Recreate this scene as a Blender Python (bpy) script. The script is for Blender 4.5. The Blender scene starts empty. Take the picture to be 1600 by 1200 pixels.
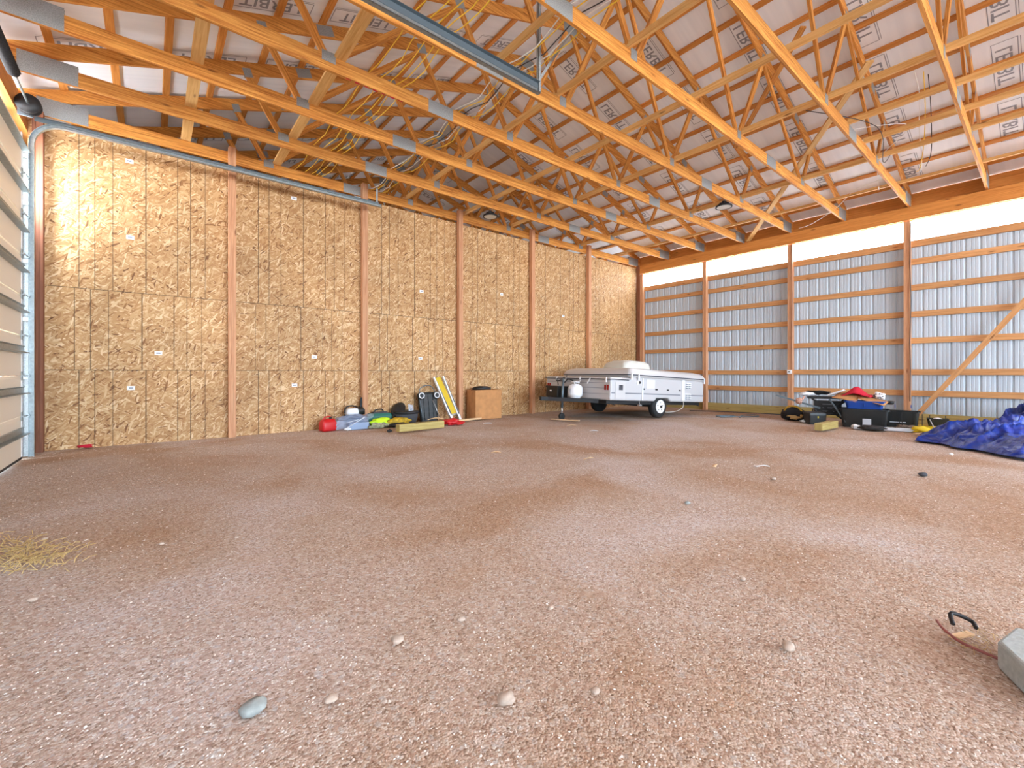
import bpy, bmesh, math, random
from mathutils import Vector, Matrix, noise
S = bpy.context.scene
COL = S.collection
R = math.radians

# ---------------------------------------------------------------- camera, world, light, exposure
cam_d = bpy.data.cameras.new('camera'); cam = bpy.data.objects.new('camera', cam_d); COL.objects.link(cam)
cam.location = (-13.706, -9.50, 1.164)
cam.rotation_euler = (R(90), 0, -0.6842)
cam_d.sensor_width = 36.0; cam_d.lens = 690.0/1600*36; cam_d.shift_y = -18/1600.0
cam_d.clip_start = 0.05; cam_d.clip_end = 300
S.camera = cam
W = bpy.data.worlds.new('world'); S.world = W; W.use_nodes = True
wn = W.node_tree.nodes; wl = W.node_tree.links; wn.clear()
wo = wn.new('ShaderNodeOutputWorld'); wb = wn.new('ShaderNodeBackground'); wl.new(wb.outputs[0], wo.inputs[0])
wt = wn.new('ShaderNodeTexCoord'); ws = wn.new('ShaderNodeSeparateXYZ'); wr = wn.new('ShaderNodeValToRGB')
wl.new(wt.outputs['Generated'], ws.inputs[0]); wm = wn.new('ShaderNodeMath'); wm.operation = 'MULTIPLY_ADD'; wm.inputs[1].default_value = .5; wm.inputs[2].default_value = .5
wl.new(ws.outputs[2], wm.inputs[0]); wl.new(wm.outputs[0], wr.inputs[0]); wl.new(wr.outputs[0], wb.inputs[0])
e_ = wr.color_ramp.elements; e_[0].position = .49; e_[0].color = (1.0, 1.06, 1.10, 1); e_[1].position = .51; e_[1].color = (.64, .82, 1.0, 1)
wb.inputs[1].default_value = 14.0
S.view_settings.view_transform = 'Standard'; S.view_settings.look = 'None'
S.view_settings.gamma = 1; S.view_settings.use_curve_mapping = False
S.view_settings.exposure = 0.45
EAVE = 12.0       # strength of the daylight in the translucent eave strips
sun_d = bpy.data.lights.new('sun', 'SUN'); sun = bpy.data.objects.new('sun', sun_d); COL.objects.link(sun)
sun_d.energy = 0.0; sun_d.angle = R(1)

# ---------------------------------------------------------------- mesh helpers
class MB:
    def __init__(s): s.v = []; s.f = []; s.uv = []; s.sm = []
    def face(s, idx, uvs=None, smooth=False):
        s.f.append(tuple(idx)); s.uv.append(uvs or [(0, 0)]*len(idx)); s.sm.append(smooth)
    def beam(s, p0, p1, w, h, up=(0, 0, 1)):
        p0, p1 = Vector(p0), Vector(p1); d = (p1-p0); L = d.length; d.normalize()
        side = d.cross(Vector(up))
        if side.length < 1e-4: side = d.cross(Vector((1, 0, 0)))
        side.normalize(); u = side.cross(d)
        b = len(s.v)
        for p in (p0, p1):
            for a, c in ((-1, -1), (1, -1), (1, 1), (-1, 1)):
                s.v.append(p + side*(w/2*a) + u*(h/2*c))
        o = random.random()*20; k = random.random()*7
        for i in range(4):
            j = (i+1) % 4; e = w if i % 2 == 0 else h
            s.face((b+i, b+j, b+4+j, b+4+i), [(o, k+i), (o, k+i+e), (o+L, k+i+e), (o+L, k+i)])
        s.face((b+3, b+2, b+1, b), [(o, k), (o, k+w), (o+h*.2, k+w), (o+h*.2, k)])
        s.face((b+4, b+5, b+6, b+7), [(o, k), (o, k+w), (o+h*.2, k+w), (o+h*.2, k)])
        return s
    def box(s, x0, x1, y0, y1, z0, z1, axis=None):
        dx, dy, dz = abs(x1-x0), abs(y1-y0), abs(z1-z0); cx, cy, cz = (x0+x1)/2, (y0+y1)/2, (z0+z1)/2
        if axis is None: axis = 'xyz'[[dx, dy, dz].index(max(dx, dy, dz))]
        if axis == 'x': s.beam((x0, cy, cz), (x1, cy, cz), dy, dz)
        elif axis == 'y': s.beam((cx, y0, cz), (cx, y1, cz), dx, dz)
        else: s.beam((cx, cy, z0), (cx, cy, z1), dx, dy, up=(0, 1, 0))
        return s
    def tube(s, pts, r, n=8, caps=True, smooth=True):
        pts = [Vector(p) for p in pts]; rings = []
        prev = None
        for i, p in enumerate(pts):
            t = (pts[min(i+1, len(pts)-1)] - pts[max(i-1, 0)]).normalized()
            if prev is None:
                a = Vector((0, 0, 1)) if abs(t.z) < .9 else Vector((1, 0, 0)); nrm = t.cross(a).normalized()
            else:
                nrm = (prev - t*prev.dot(t)).normalized()
            prev = nrm; bn = t.cross(nrm); rr = r[i] if isinstance(r, (list, tuple)) else r
            b = len(s.v); rings.append(b)
            for k in range(n):
                a = 2*math.pi*k/n; s.v.append(p + (nrm*math.cos(a) + bn*math.sin(a))*rr)
        for i in range(len(rings)-1):
            for k in range(n):
                j = (k+1) % n; s.face((rings[i]+k, rings[i]+j, rings[i+1]+j, rings[i+1]+k), smooth=smooth)
        if caps:
            s.face([rings[0]+k for k in range(n)][::-1]); s.face([rings[-1]+k for k in range(n)])
        return s
    def cyl(s, c, r, h, axis='z', n=24, r2=None):
        c = Vector(c); d = Vector({'x': (1, 0, 0), 'y': (0, 1, 0), 'z': (0, 0, 1)}[axis]) if isinstance(axis, str) else Vector(axis).normalized()
        return s.tube([c-d*h/2, c+d*h/2], [r, r2 if r2 is not None else r], n=n)
    def lathe(s, c, prof, axis='z', n=28):
        c = Vector(c); M = {'z': Matrix.Identity(3), 'x': Matrix(((0, 0, 1), (0, 1, 0), (-1, 0, 0))), 'y': Matrix(((1, 0, 0), (0, 0, 1), (0, -1, 0)))}[axis]
        rings = []
        for r, z in prof:
            b = len(s.v); rings.append(b)
            for k in range(n):
                a = 2*math.pi*k/n; s.v.append(c + M @ Vector((r*math.cos(a), r*math.sin(a), z)))
        for i in range(len(rings)-1):
            for k in range(n):
                j = (k+1) % n; s.face((rings[i]+k, rings[i]+j, rings[i+1]+j, rings[i+1]+k), smooth=True)
        s.face([rings[0]+k for k in range(n)][::-1]); s.face([rings[-1]+k for k in range(n)])
        return s
    def rloft(s, rings, n=4, capb=True, capt=True, smooth=False, f=None):
        """stack of rounded rectangles (x0,x1,y0,y1,r,z)"""
        bs = []
        for (x0, x1, y0, y1, r, z) in rings:
            b = len(s.v); bs.append(b)
            for cx, cy, a0 in ((x1-r, y1-r, 0), (x0+r, y1-r, 90), (x0+r, y0+r, 180), (x1-r, y0+r, 270)):
                for k in range(n+1):
                    a = R(a0 + 90*k/n); p = Vector((cx+r*math.cos(a), cy+r*math.sin(a), z))
                    s.v.append(f(p) if f else p)
        m = 4*(n+1)
        for i in range(len(bs)-1):
            for k in range(m):
                j = (k+1) % m; s.face((bs[i]+k, bs[i]+j, bs[i+1]+j, bs[i+1]+k), smooth=smooth)
        if capb: s.face([bs[0]+k for k in range(m)][::-1])
        if capt: s.face([bs[-1]+k for k in range(m)])
        return s
    def prism(s, poly, y0, y1, plane='xz'):
        b = len(s.v); m = len(poly)
        for y in (y0, y1):
            for p in poly:
                s.v.append(Vector((p[0], y, p[1])) if plane == 'xz' else Vector((y, p[0], p[1])) if plane == 'yz' else Vector((p[0], p[1], y)))
        for i in range(m):
            j = (i+1) % m; s.face((b+i, b+j, b+m+j, b+m+i), [(0, 0), (0, .1), (1, .1), (1, 0)])
        s.face([b+i for i in range(m)][::-1], [tuple(poly[i]) for i in range(m)][::-1]); s.face([b+m+i for i in range(m)], [tuple(poly[i]) for i in range(m)])
        return s
    def blob(s, c, rad, amp=.15, seed=0, sub=2, zmin=None, freq=2.0):
        bm = bmesh.new(); bmesh.ops.create_icosphere(bm, subdivisions=sub, radius=1)
        b = len(s.v)
        for v in bm.verts:
            p = v.co.copy(); k = 1 + amp*noise.noise(p*freq + Vector((seed*7.3, seed*1.7, seed)))*2
            q = Vector((p.x*rad[0]*k, p.y*rad[1]*k, p.z*rad[2]*k)) + Vector(c)
            if zmin is not None and q.z < zmin: q.z = zmin
            s.v.append(q)
        for f in bm.faces: s.face([b+v.index for v in f.verts], smooth=sub > 1)
        bm.free(); return s
    def grid(s, fn, nu, nv, smooth=True):
        b = len(s.v)
        for i in range(nu+1):
            for j in range(nv+1): s.v.append(Vector(fn(i/nu, j/nv)))
        for i in range(nu):
            for j in range(nv):
                a = b+i*(nv+1)+j
                s.face((a, a+nv+1, a+nv+2, a+1), [(i/nu, j/nv), ((i+1)/nu, j/nv), ((i+1)/nu, (j+1)/nv), (i/nu, (j+1)/nv)], smooth)
        return s
    def build(s, name, mat, parent=None, bevel=0, loc=None, solid=0):
        me = bpy.data.meshes.new(name); me.from_pydata([tuple(v) for v in s.v], [], s.f)
        uvl = me.uv_layers.new(name='UVMap'); flat = [c for f in s.uv for uv in f for c in uv]
        uvl.data.foreach_set('uv', flat)
        me.polygons.foreach_set('use_smooth', s.sm)
        if isinstance(mat, (list, tuple)):
            for m in mat: me.materials.append(m)
        else: me.materials.append(mat)
        bm = bmesh.new(); bm.from_mesh(me); bmesh.ops.recalc_face_normals(bm, faces=bm.faces); bm.to_mesh(me); bm.free()
        me.update()
        o = bpy.data.objects.new(name, me); COL.objects.link(o)
        if parent: o.parent = parent
        if loc: o.location = loc
        if solid:
            md = o.modifiers.new('solid', 'SOLIDIFY'); md.thickness = solid; md.offset = 0
        if bevel:
            md = o.modifiers.new('bevel', 'BEVEL'); md.width = bevel; md.segments = 2; md.limit_method = 'ANGLE'; md.angle_limit = R(40)
        return o

def empty(name, loc=(0, 0, 0), rot=(0, 0, 0)):
    o = bpy.data.objects.new(name, None); COL.objects.link(o); o.location = loc; o.rotation_euler = rot; o.empty_display_size = .1
    return o
def tag(o, label=None, cat=None, group=None, kind=None):
    if label: o['label'] = label
    if cat: o['category'] = cat
    if group: o['group'] = group
    if kind: o['kind'] = kind
    return o
def copy_tree(o, parent=None):
    kids = list(o.children)
    c = o.copy(); COL.objects.link(c); c.parent = parent
    for ch in kids: copy_tree(ch, c)
    return c
ORD = ['first', 'second', 'third', 'fourth', 'fifth', 'sixth', 'seventh', 'eighth', 'ninth', 'tenth', 'eleventh', 'twelfth', 'thirteenth', 'fourteenth', 'fifteenth', 'sixteenth']

# ---------------------------------------------------------------- materials
def srgb(c):
    return tuple(((x/255.0)/12.92 if x/255.0 <= .04045 else ((x/255.0+.055)/1.055)**2.4) for x in c)+(1,)
def mat(name):
    m = bpy.data.materials.new(name); m.use_nodes = True; nt = m.node_tree; b = nt.nodes['Principled BSDF']
    return m, nt, b
def plain(name, c, rough=.6, metal=0.0, spec=.5, bump=0, bscale=60, vary=0):
    m, nt, b = mat(name); b.inputs['Base Color'].default_value = srgb(c); b.inputs['Roughness'].default_value = rough
    b.inputs['Metallic'].default_value = metal; b.inputs['Specular IOR Level'].default_value = spec
    if bump or vary:
        tc = nt.nodes.new('ShaderNodeTexCoord'); n = nt.nodes.new('ShaderNodeTexNoise'); n.inputs['Scale'].default_value = bscale; n.inputs['Detail'].default_value = 4
        nt.links.new(tc.outputs['Object'], n.inputs['Vector'])
        if bump:
            bp = nt.nodes.new('ShaderNodeBump'); bp.inputs['Strength'].default_value = bump; bp.inputs['Distance'].default_value = .01
            nt.links.new(n.outputs['Fac'], bp.inputs['Height']); nt.links.new(bp.outputs['Normal'], b.inputs['Normal'])
        if vary:
            r = ramp(nt, [(.3, tuple(max(0, x*(1-vary)) for x in c)), (.7, tuple(min(255, x*(1+vary)) for x in c))]); nt.links.new(n.outputs['Fac'], r.inputs[0]); nt.links.new(r.outputs[0], b.inputs['Base Color'])
    return m
def ramp(nt, stops, interp='LINEAR'):
    r = nt.nodes.new('ShaderNodeValToRGB'); e = r.color_ramp.elements; r.color_ramp.interpolation = interp
    while len(e) < len(stops): e.new(.5)
    for i, (p, c) in enumerate(stops): e[i].position = p; e[i].color = srgb(c)
    return r
def mth(nt, op, a, b=None, clamp=False):
    n = nt.nodes.new('ShaderNodeMath'); n.operation = op; n.use_clamp = clamp
    for i, x in enumerate((a, b)):
        if x is None: continue
        if isinstance(x, (int, float)): n.inputs[i].default_value = x
        else: nt.links.new(x, n.inputs[i])
    return n.outputs[0]
def mixc(nt, f, a, b, bt='MIX'):
    n = nt.nodes.new('ShaderNodeMix'); n.data_type = 'RGBA'; n.blend_type = bt
    ins = [n.inputs[0], n.inputs[6], n.inputs[7]]
    for i, x in zip(ins, (f, a, b)):
        if isinstance(x, (int, float)): i.default_value = x
        elif isinstance(x, tuple): i.default_value = x
        else: nt.links.new(x, i)
    return n.outputs[2]

def wood(name, light, dark, knot=(110, 60, 25), rough=.65, var=.12, knots=True):
    m, nt, b = mat(name); L = nt.links
    uv = nt.nodes.new('ShaderNodeUVMap'); uv.uv_map = 'UVMap'
    oi = nt.nodes.new('ShaderNodeObjectInfo')
    off = nt.nodes.new('ShaderNodeCombineXYZ'); L.new(mth(nt, 'MULTIPLY', oi.outputs['Random'], 37.0), off.inputs[0]); L.new(mth(nt, 'MULTIPLY', oi.outputs['Random'], 11.0), off.inputs[2])
    va = nt.nodes.new('ShaderNodeVectorMath'); va.operation = 'ADD'; L.new(uv.outputs[0], va.inputs[0]); L.new(off.outputs[0], va.inputs[1])
    mp = nt.nodes.new('ShaderNodeMapping'); mp.inputs['Scale'].default_value = (1.6, 38, 1); L.new(va.outputs[0], mp.inputs[0])
    n1 = nt.nodes.new('ShaderNodeTexNoise'); n1.inputs['Scale'].default_value = 1.0; n1.inputs['Detail'].default_value = 5; n1.inputs['Roughness'].default_value = .6; n1.inputs['Distortion'].default_value = .8
    L.new(mp.outputs[0], n1.inputs['Vector'])
    r = ramp(nt, [(.30, dark), (.48, tuple((a*.55+c*.45) for a, c in zip(light, dark))), (.68, light)]); L.new(n1.outputs['Fac'], r.inputs[0])
    # board to board variation
    hv = nt.nodes.new('ShaderNodeHueSaturation'); L.new(r.outputs[0], hv.inputs['Color'])
    L.new(mth(nt, 'ADD', mth(nt, 'MULTIPLY', oi.outputs['Random'], 2*var), 1-var), hv.inputs['Value'])
    col = hv.outputs[0]
    if knots:
        m2 = nt.nodes.new('ShaderNodeMapping'); m2.inputs['Scale'].default_value = (1.6, 6.5, 1); L.new(va.outputs[0], m2.inputs[0])
        vo = nt.nodes.new('ShaderNodeTexVoronoi'); vo.inputs['Scale'].default_value = 1.0; L.new(m2.outputs[0], vo.inputs['Vector'])
        kr = ramp(nt, [(.05, (255, 255, 255)), (.13, (0, 0, 0))]); L.new(vo.outputs['Distance'], kr.inputs[0])
        col = mixc(nt, mth(nt, 'MULTIPLY', kr.outputs[0], .75), col, srgb(knot))
    L.new(col, b.inputs['Base Color']); b.inputs['Roughness'].default_value = rough; b.inputs['Specular IOR Level'].default_value = .3
    bp = nt.nodes.new('ShaderNodeBump'); bp.inputs['Strength'].default_value = .25; bp.inputs['Distance'].default_value = .004
    L.new(n1.outputs['Fac'], bp.inputs['Height']); L.new(bp.outputs['Normal'], b.inputs['Normal'])
    return m

M = {}
M['truss'] = wood('truss pine', (234, 170, 86), (160, 88, 30))
M['brace'] = wood('brace pine', (240, 200, 135), (212, 158, 88))
M['purlin'] = wood('purlin pine', (226, 160, 84), (190, 118, 52))
M['post'] = wood('post fir', (214, 164, 124), (176, 120, 86))
M['darkpost'] = wood('reddish stained post', (150, 98, 72), (118, 70, 50))
M['girt'] = wood('girt pine', (216, 162, 108), (182, 126, 78))
M['header'] = wood('header beam', (218, 148, 76), (184, 112, 48))
M['treated'] = wood('treated timber', (196, 176, 112), (158, 138, 78))
M['lath'] = wood('light lath', (235, 205, 165), (205, 165, 120))
M['plate'] = plain('galvanised nail plate', (150, 154, 154), .55, .5, vary=.12, bscale=90)
M['galv'] = plain('galvanised track', (150, 158, 160), .38, .75, vary=.08, bscale=30)
M['galvd'] = plain('galvanised dark', (104, 118, 126), .42, .6)
M['black'] = plain('black', (24, 24, 26), .55)
M['blackp'] = plain('black plastic', (22, 25, 25), .42, bump=.1)
M['rubber'] = plain('rubber', (32, 32, 33), .8, bump=.2, bscale=40)
M['white'] = plain('white', (235, 236, 238), .45)
M['camper'] = plain('camper enamel', (194, 192, 193), .35, spec=.5)
M['camper2'] = plain('camper lid', (200, 197, 196), .3)
M['cream'] = plain('aged white plastic', (214, 211, 200), .5)
M['stripe'] = plain('dark stripe', (40, 44, 60), .4)
M['grey'] = plain('grey stripe', (120, 122, 130), .5)
M['red'] = plain('red plastic', (196, 26, 30), .4)
M['redcloth'] = plain('red cloth', (200, 22, 50), .85, bump=.4, bscale=25)
M['amber'] = plain('red lens', (150, 28, 22), .25)
M['green'] = plain('dark green plastic', (12, 92, 78), .45)
M['neon'] = plain('neon yellow cloth', (208, 255, 40), .8)
M['yellow'] = plain('yellow', (226, 196, 30), .55)
M['yellowd'] = plain('yellow fibreglass', (214, 180, 20), .5)
M['cardb'] = plain('cardboard', (186, 132, 82), .85, vary=.06, bscale=8)
M['darkgrey'] = plain('dark grey cloth', (66, 66, 70), .85, bump=.4, bscale=40)
M['blue'] = plain('blue plastic bin', (20, 62, 140), .4)
M['concrete'] = plain('concrete', (168, 174, 172), .85, bump=.3, bscale=50, vary=.06)
M['door'] = plain('tan steel door', (238, 226, 206), .45, bump=.05, bscale=200)
M['doorw'] = plain('white door stile', (228, 230, 232), .4)
M['cordr'] = plain('dull red cord', (150, 84, 78), .6)
M['romex'] = plain('yellow cable', (246, 206, 60), .5)
M['romexw'] = plain('white cable', (236, 236, 232), .5)
M['aluminium'] = plain('aluminium', (205, 208, 210), .35, .8)
M['silverp'] = plain('silver label', (206, 212, 220), .5)
M['straw'] = plain('dry straw', (204, 174, 116), .8)
M['stone'] = plain('pale stone', (182, 162, 146), .8, vary=.1, bscale=30)
M['stoneb'] = plain('grey blue stone', (150, 154, 150), .8, vary=.1, bscale=30)
M['tan'] = plain('tan cloth', (196, 160, 104), .8)
M['ink'] = plain('print ink', (150, 153, 162), .7)
M['glass'] = plain('dark window', (58, 62, 68), .15)

def mat_tarp():
    m, nt, b = mat('blue tarp'); L = nt.links
    tc = nt.nodes.new('ShaderNodeTexCoord'); n = nt.nodes.new('ShaderNodeTexNoise'); n.inputs['Scale'].default_value = 6; n.inputs['Detail'].default_value = 6; n.inputs['Distortion'].default_value = 1.2
    L.new(tc.outputs['Object'], n.inputs['Vector'])
    r = ramp(nt, [(.35, (14, 38, 122)), (.6, (24, 64, 164)), (.74, (74, 84, 124))]); L.new(n.outputs['Fac'], r.inputs[0]); L.new(r.outputs[0], b.inputs['Base Color'])
    b.inputs['Roughness'].default_value = .32
    bp = nt.nodes.new('ShaderNodeBump'); bp.inputs['Strength'].default_value = .8; bp.inputs['Distance'].default_value = .03; L.new(n.outputs['Fac'], bp.inputs['Height']); L.new(bp.outputs[0], b.inputs['Normal'])
    return m
M['tarp'] = mat_tarp()

def mat_clear():
    m = bpy.data.materials.new('clear plastic film'); m.use_nodes = True; nt = m.node_tree; nt.nodes.clear(); L = nt.links
    o = nt.nodes.new('ShaderNodeOutputMaterial'); mx = nt.nodes.new('ShaderNodeMixShader'); t = nt.nodes.new('ShaderNodeBsdfTransparent'); p = nt.nodes.new('ShaderNodeBsdfPrincipled')
    p.inputs['Base Color'].default_value = srgb((190, 200, 222)); p.inputs['Roughness'].default_value = .2; mx.inputs[0].default_value = .5
    L.new(t.outputs[0], mx.inputs[1]); L.new(p.outputs[0], mx.inputs[2]); L.new(mx.outputs[0], o.inputs[0]); return m
M['film'] = mat_clear()

def mat_strip(k=1.0):
    # translucent ribbed plastic panel glowing with the daylight behind it (a lit window)
    m, nt, b = mat('translucent eave panel'); L = nt.links
    tc = nt.nodes.new('ShaderNodeTexCoord'); n = nt.nodes.new('ShaderNodeTexNoise'); n.inputs['Scale'].default_value = 3; L.new(tc.outputs['Object'], n.inputs['Vector'])
    r = ramp(nt, [(.3, (226, 238, 250)), (.7, (232, 244, 255))]); L.new(n.outputs['Fac'], r.inputs[0])
    L.new(r.outputs[0], b.inputs['Base Color']); L.new(r.outputs[0], b.inputs['Emission Color']); b.inputs['Emission Strength'].default_value = EAVE*k
    return m
M['strip'] = mat_strip(); M['strips'] = mat_strip(4.0)  # strips: stronger glow, for the pane added beside the door

def mat_osb():
    m, nt, b = mat('oriented strand board'); L = nt.links
    tc = nt.nodes.new('ShaderNodeTexCoord'); sp = nt.nodes.new('ShaderNodeSeparateXYZ'); L.new(tc.outputs['Object'], sp.inputs[0])
    cb = nt.nodes.new('ShaderNodeCombineXYZ'); L.new(sp.outputs[0], cb.inputs[0]); L.new(sp.outputs[2], cb.inputs[1])
    nd = nt.nodes.new('ShaderNodeTexNoise'); nd.inputs['Scale'].default_value = 5; nd.inputs['Detail'].default_value = 2; L.new(cb.outputs[0], nd.inputs['Vector'])
    dv = nt.nodes.new('ShaderNodeVectorMath'); dv.operation = 'MULTIPLY_ADD'; L.new(nd.outputs['Color'], dv.inputs[0]); dv.inputs[1].default_value = (.05, .05, 0); L.new(cb.outputs[0], dv.inputs[2])
    cols = []
    for ang, sx, sy in ((8, 8, 50), (-34, 10.5, 56), (40, 11, 54), (76, 10, 52)):
        mp = nt.nodes.new('ShaderNodeMapping'); mp.vector_type = 'TEXTURE'
        mp.inputs['Rotation'].default_value = (0, 0, R(ang)); mp.inputs['Scale'].default_value = (1/sx, 1/sy, 1); L.new(dv.outputs[0], mp.inputs[0])
        v = nt.nodes.new('ShaderNodeTexVoronoi'); v.inputs['Scale'].default_value = 1; v.voronoi_dimensions = '2D'; L.new(mp.outputs[0], v.inputs['Vector'])
        sc = nt.nodes.new('ShaderNodeSeparateColor'); L.new(v.outputs['Color'], sc.inputs[0]); cols.append((sc, v))
    pal = [(0, (122, 80, 44)), (.04, (154, 106, 62)), (.14, (182, 134, 84)), (.5, (197, 152, 101)), (.8, (212, 172, 124)), (1, (236, 204, 160))]
    def shade(s): r = ramp(nt, pal); L.new(s.outputs[0], r.inputs[0]); return r.outputs[0]
    c = shade(cols[0][0])
    for k, th in ((1, .52), (2, .6), (3, .8)):
        c = mixc(nt, mth(nt, 'GREATER_THAN', cols[k][0].outputs[1], th), c, shade(cols[k][0]))
    # panel joints and printed stud lines
    x, z = sp.outputs[0], sp.outputs[2]
    mid = mth(nt, 'MULTIPLY', mth(nt, 'LESS_THAN', z, 2.471), mth(nt, 'GREATER_THAN', z, 1.203))
    xx = mth(nt, 'ADD', mth(nt, 'ADD', x, 15.0+12.19), mth(nt, 'MULTIPLY', mid, .05))
    md = mth(nt, 'MODULO', xx, 1.219)
    ln = None
    for p, w in ((.42, .006), (.60, .006), (.81, .0045), (.004, .0045), (1.215, .0045)):
        d = mth(nt, 'LESS_THAN', mth(nt, 'ABSOLUTE', mth(nt, 'SUBTRACT', md, p)), w)
        ln = d if ln is None else mth(nt, 'MAXIMUM', ln, d)
    for zz in (1.203, 2.471):
        ln = mth(nt, 'MAXIMUM', ln, mth(nt, 'LESS_THAN', mth(nt, 'ABSOLUTE', mth(nt, 'SUBTRACT', z, zz)), .006))
    c = mixc(nt, mth(nt, 'MULTIPLY', ln, .72), c, srgb((78, 56, 34)))
    nb = nt.nodes.new('ShaderNodeTexNoise'); nb.inputs['Scale'].default_value = .8; nb.inputs['Detail'].default_value = 3; L.new(cb.outputs[0], nb.inputs['Vector'])
    rb = ramp(nt, [(.3, (225, 225, 225)), (.7, (255, 255, 255))]); L.new(nb.outputs['Fac'], rb.inputs[0])
    c = mixc(nt, 1.0, c, rb.outputs[0], 'MULTIPLY')
    L.new(c, b.inputs['Base Color']); b.inputs['Roughness'].default_value = .62; b.inputs['Specular IOR Level'].default_value = .35
    bp = nt.nodes.new('ShaderNodeBump'); bp.inputs['Strength'].default_value = .35; bp.inputs['Distance'].default_value = .004
    L.new(cols[1][0].outputs[0], bp.inputs['Height']); L.new(bp.outputs[0], b.inputs['Normal'])
    return m
M['osb'] = mat_osb()

def mat_gravel():
    m, nt, b = mat('crushed pink gravel'); L = nt.links
    tc = nt.nodes.new('ShaderNodeTexCoord')
    def vor(sc, out='Color'):
        v = nt.nodes.new('ShaderNodeTexVoronoi'); v.inputs['Scale'].default_value = sc; L.new(tc.outputs['Object'], v.inputs['Vector']); return v
    v1 = vor(120); v2 = vor(55)
    s1 = nt.nodes.new('ShaderNodeSeparateColor'); L.new(v1.outputs['Color'], s1.inputs[0])
    s2 = nt.nodes.new('ShaderNodeSeparateColor'); L.new(v2.outputs['Color'], s2.inputs[0])
    pal1 = [(0, (150, 128, 112)), (.18, (178, 154, 138)), (.45, (200, 180, 164)), (.75, (210, 192, 178)), (.93, (222, 210, 200)), (1, (240, 236, 230))]
    r1 = ramp(nt, pal1); L.new(s1.outputs[0], r1.inputs[0])
    pal2 = [(0, (174, 142, 126)), (.4, (210, 184, 168)), (.7, (222, 204, 194)), (.9, (206, 206, 208)), (1, (240, 234, 228))]
    r2 = ramp(nt, pal2); L.new(s2.outputs[0], r2.inputs[0])
    c = mixc(nt, mth(nt, 'MULTIPLY', mth(nt, 'GREATER_THAN', s2.outputs[1], .55), .5), r1.outputs[0], r2.outputs[0])
    n = nt.nodes.new('ShaderNodeTexNoise'); n.inputs['Scale'].default_value = .55; n.inputs['Detail'].default_value = 6; n.inputs['Distortion'].default_value = .6; L.new(tc.outputs['Object'], n.inputs['Vector'])
    rn = ramp(nt, [(.36, (222, 200, 178)), (.5, (236, 228, 220)), (.66, (248, 248, 252))]); L.new(n.outputs['Fac'], rn.inputs[0])
    c = mixc(nt, 1.0, c, rn.outputs[0], 'MULTIPLY')
    n3 = nt.nodes.new('ShaderNodeTexNoise'); n3.inputs['Scale'].default_value = 1.7; n3.inputs['Detail'].default_value = 7; L.new(tc.outputs['Object'], n3.inputs['Vector'])
    r3 = ramp(nt, [(.58, (0, 0, 0)), (.78, (255, 255, 255))]); L.new(n3.outputs['Fac'], r3.inputs[0])
    c = mixc(nt, mth(nt, 'MULTIPLY', r3.outputs[0], .4), c, srgb((180, 146, 114)))
    L.new(c, b.inputs['Base Color']); b.inputs['Roughness'].default_value = .9; b.inputs['Specular IOR Level'].default_value = .2
    h = mth(nt, 'ADD', mth(nt, 'MULTIPLY', v1.outputs['Distance'], -1.0), mth(nt, 'MULTIPLY', v2.outputs['Distance'], -.8))
    bp = nt.nodes.new('ShaderNodeBump'); bp.inputs['Strength'].default_value = .4; bp.inputs['Distance'].default_value = .008
    L.new(h, bp.inputs['Height']); L.new(bp.outputs[0], b.inputs['Normal'])
    return m
M['gravel'] = mat_gravel()
def mat_pebble():
    m, nt, b = mat('loose pebbles'); L = nt.links
    tc = nt.nodes.new('ShaderNodeTexCoord'); v = nt.nodes.new('ShaderNodeTexVoronoi'); v.inputs['Scale'].default_value = 40; L.new(tc.outputs['Object'], v.inputs['Vector'])
    s = nt.nodes.new('ShaderNodeSeparateColor'); L.new(v.outputs['Color'], s.inputs[0])
    r = ramp(nt, [(0, (150, 118, 102)), (.35, (196, 168, 150)), (.7, (218, 198, 184)), (1, (244, 238, 230))]); L.new(s.outputs[0], r.inputs[0]); L.new(r.outputs[0], b.inputs['Base Color']); b.inputs['Roughness'].default_value = .85
    return m
M['pebble'] = mat_pebble()

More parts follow.
